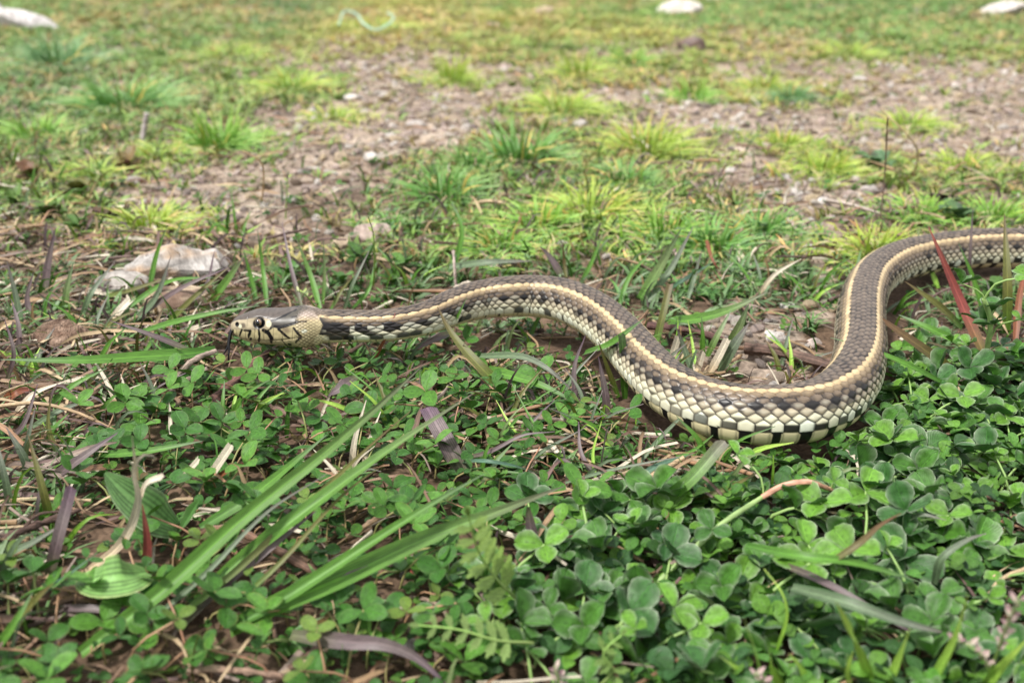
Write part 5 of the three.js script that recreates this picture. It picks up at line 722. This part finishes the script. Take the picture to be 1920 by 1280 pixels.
feather('upright light green feathery leaf in the front centre', [[1000, 1150, 6], [940, 1095, 20], [900, 1040, 34], [878, 965, 52]], 130, lin(172, 208, 104));
feather('flat light green feathery leaf at the front edge', [[1000, 1205, 12], [930, 1200, 19], [860, 1180, 22], [785, 1172, 22]], 95, lin(172, 206, 116));
feather('feathery leaf tip at the front edge under the broad clover', [[1120, 1290, 6], [1150, 1255, 14], [1130, 1225, 20], [1165, 1190, 24]], 80, lin(164, 204, 104));
function flowerHead(label, l, n, c) {
  const base = on(l[0][0], l[0][1], l[0][2] / 1000), pts = P3(l, base), t = thing('grass_flower_head', label, 'grass flower', base), cv = new THREE.CatmullRomCurve3(pts), g = new Geo(), r = rng(Math.round(l[0][0])); addStem(g, pts, 0.00045, 0.0002, K.bright, K.pale, { segs: 12 }); part('stalk', g.build(), M.stem, t);
  for (let k = 0; k < n; k++) { const u = 0.45 + 0.55 * (k / n), p = cv.getPointAt(u), a = k * 2.4, d = V(Math.cos(a), 0.9, Math.sin(a)).normalize(), L = rr(0.0015, 0.0026, r), lg = new Geo(), cc = mixc(c, K.white, r() * 0.6); addBlade(lg, [p, p.clone().addScaledVector(d, L * 0.6), p.clone().addScaledVector(d, L * 1.2)], L * 0.5, [K.pale, cc, cc], { segs: 5, across: 2, shape: (x) => Math.sin(Math.PI * (0.1 + 0.85 * x)) }); part('spikelet', lg.build(), M.straw, t); }
}
const PK = lin(186, 142, 152);
flowerHead('pinkish grass flower head at the right edge of the front', [[1840, 1300, 2], [1868, 1230, 20], [1892, 1165, 38], [1915, 1120, 48]], 22, PK); flowerHead('drooping pinkish grass flower head left of the other', [[1860, 1290, 4], [1850, 1245, 16], [1825, 1215, 22], [1785, 1195, 24]], 18, PK); flowerHead('pale pinkish flower head at the bottom edge', [[1460, 1330, 2], [1440, 1290, 10], [1415, 1262, 16]], 14, PK); flowerHead('small pinkish flower head at the bottom left of the bright blades', [[1050, 1310, 2], [1048, 1280, 10], [1040, 1248, 16]], 12, PK);
flowerHead('slim seed stalk with pale green pods behind the neck', [[700, 535, 3], [702, 490, 20], [700, 440, 38], [690, 405, 52]], 9, K.lime); flowerHead('little pale green pod stalk behind the crown of the snake', [[590, 575, 4], [572, 552, 14], [556, 545, 18]], 8, K.lime); flowerHead('slim stalk with yellowish pods on the gravel', [[535, 410, 3], [537, 365, 20], [541, 320, 38]], 7, K.lime);
for (const [x, y, l] of [[1300, 355, 'before the largest yellow tinged tuft'], [990, 345, 'at the foot of the dark green tuft'], [1480, 425, 'right of the lawn'], [1260, 480, 'behind the crook of the bend'], [1330, 380, 'at the back of the lawn']]) flowerHead('mauve grass flower head ' + l, [[x, y + 25, 2], [x + 8, y + 5, 10], [x - 6, y - 14, 18]], 12, lin(172, 132, 142));
function rosette(px, py, w, n, c, label, cat = 'weed', lobes = 1) {
  const base = on(px, py), Rw = metres(w, base) * 0.36, r = rng(Math.round(px + py * 3)), t = thing('weed', label, cat, base);
  for (let k = 0; k < n; k++) { const a = (k / n) * 6.28 + rr(-0.3, 0.3, r), g = new Geo(), L = Rw * rr(0.7, 1.1, r); addLeaflet(g, L, L * 0.34, mixc(c, K.bright, r() * 0.3).multiplyScalar(rr(0.8, 1.1, r)), mixc(c, K.pale, 0.4), { seed: k, saw: lobes > 1 ? 0.35 : 0.08, droop: rr(-0.1, 0.3, r), wave: 0.3 }); const m = part('leaf', g.build(), M.leaf, t); m.rotation.set(-rr(0.15, 0.9, r), a, 0, 'YXZ'); m.position.set(Math.cos(a) * 0.0005, rr(0.001, 0.006, r), Math.sin(a) * 0.0005); }
}
for (const a of [[680, 500, 110, 11, lin(72, 122, 50), 'lobed green weed behind the neck', 'weed', 2], [760, 515, 100, 10, lin(76, 128, 52), 'lobed green weed between the neck and the arch', 'weed', 2], [735, 545, 80, 9, lin(66, 112, 52), 'low lobed weed touching the snake behind the neck', 'weed', 2], [640, 540, 80, 8, lin(82, 130, 54), 'small leafy weed behind the collar'], [540, 530, 90, 8, lin(78, 134, 50), 'leafy weed behind the eye of the snake'], [480, 545, 70, 8, lin(88, 142, 56), 'leafy weed behind the snout'], [430, 610, 60, 7, lin(84, 136, 52), 'small leafy weed left of the snout'], [970, 516, 46, 6, lin(74, 38, 46), 'dark purple leaflets behind the top of the arch'], [1770, 395, 90, 8, lin(66, 34, 44), 'dark purple leafed weed behind the far coil'], [1790, 420, 120, 9, lin(86, 120, 88), 'greyish green weed beside the dark purple one'], [1640, 320, 110, 12, lin(100, 138, 96), 'pale bluish weed behind the dead stem'], [50, 465, 60, 6, lin(80, 140, 56), 'round leaved weed near the left edge'], [210, 480, 70, 7, lin(90, 140, 60), 'small weed left of the pale rock'],
  [60, 345, 110, 12, lin(140, 92, 70), 'reddish leaved weed at the left edge'], [150, 375, 120, 12, lin(120, 110, 60), 'mixed red and green weed behind the bright tuft'], [90, 410, 120, 12, lin(96, 128, 54), 'low green weed before the reddish one'], [190, 420, 100, 10, lin(128, 84, 70), 'low reddish weed left of the bright tuft'], [30, 390, 90, 10, lin(100, 134, 60), 'green weed at the left edge below the reddish one'], [240, 320, 110, 10, lin(146, 96, 76), 'reddish weed behind the bright tuft'], [150, 440, 90, 9, lin(90, 134, 52), 'pale green weed left of the pale rock'], [780, 1092, 70, 8, lin(86, 146, 56), 'tiny star shaped weed beside the brick red stone'], [630, 815, 60, 7, lin(120, 170, 60), 'bright little weed left of the broken purple blade'], [780, 845, 60, 7, lin(126, 176, 66), 'bright seedling beside the broken purple blade'], [1860, 560, 90, 9, lin(84, 128, 64), 'leafy shoot behind the red blade']]) rosette(...a);
{ // leafy clover stalk at the right, thick runner, arched stem
  const K1 = lin(132, 158, 92);
  const stalk = (label, l, w, c, leaves, kind = 'broad') => {
    const base = on(l[0][0], l[0][1], l[0][2] / 1000), pts = P3(l, base), t = thing('clover_runner', label, 'clover', base), g = new Geo(), cv = new THREE.CatmullRomCurve3(pts), r = rng(Math.round(l[0][0] + l[0][1])); addStem(g, pts, metres(w, base) / 2, metres(w, base) / 2.4, c, c, { segs: 18, sides: 8, rough: 0.12 }); part('stem', g.build(), M.stem, t);
    for (const [u, s, yaw] of leaves) { const p = cv.getPointAt(u), src = lib[kind][Math.floor(r() * 22)], lf = src.clone(); lf.userData = {}; lf.name = numbered('leaf'); for (const c of lf.children) c.name = numbered('leaflet'); lf.position.copy(p); lf.rotation.y = yaw; lf.scale.setScalar(s); t.add(lf); }
  };
  stalk('upright leafy clover stalk right of the red blade', [[1845, 715, 2], [1852, 655, 18], [1858, 600, 32], [1845, 560, 42]], 11, K1, [[0.3, 1, 0.4], [0.45, 1.1, 2.6], [0.6, 1, 4.4], [0.75, 0.9, 1], [0.9, 0.8, 3], [1, 0.9, 5.4], [0.5, 0.9, 5.6]]);
  stalk('thick pale clover runner slanting across the right front', [[1225, 1100, 4], [1290, 1040, 10], [1350, 985, 13], [1432, 930, 12]], 12, lin(132, 156, 96), [[0.15, 1, 2], [0.45, 0.9, 5.2]]);
  stalk('arched pink stem over the right clover', [[1430, 932, 12], [1470, 910, 17], [1510, 903, 18], [1560, 918, 12]], 11, lin(186, 140, 116), [[0.02, 0.7, 2], [0.98, 0.8, 5]]);
}
renderer.render(scene, camera);
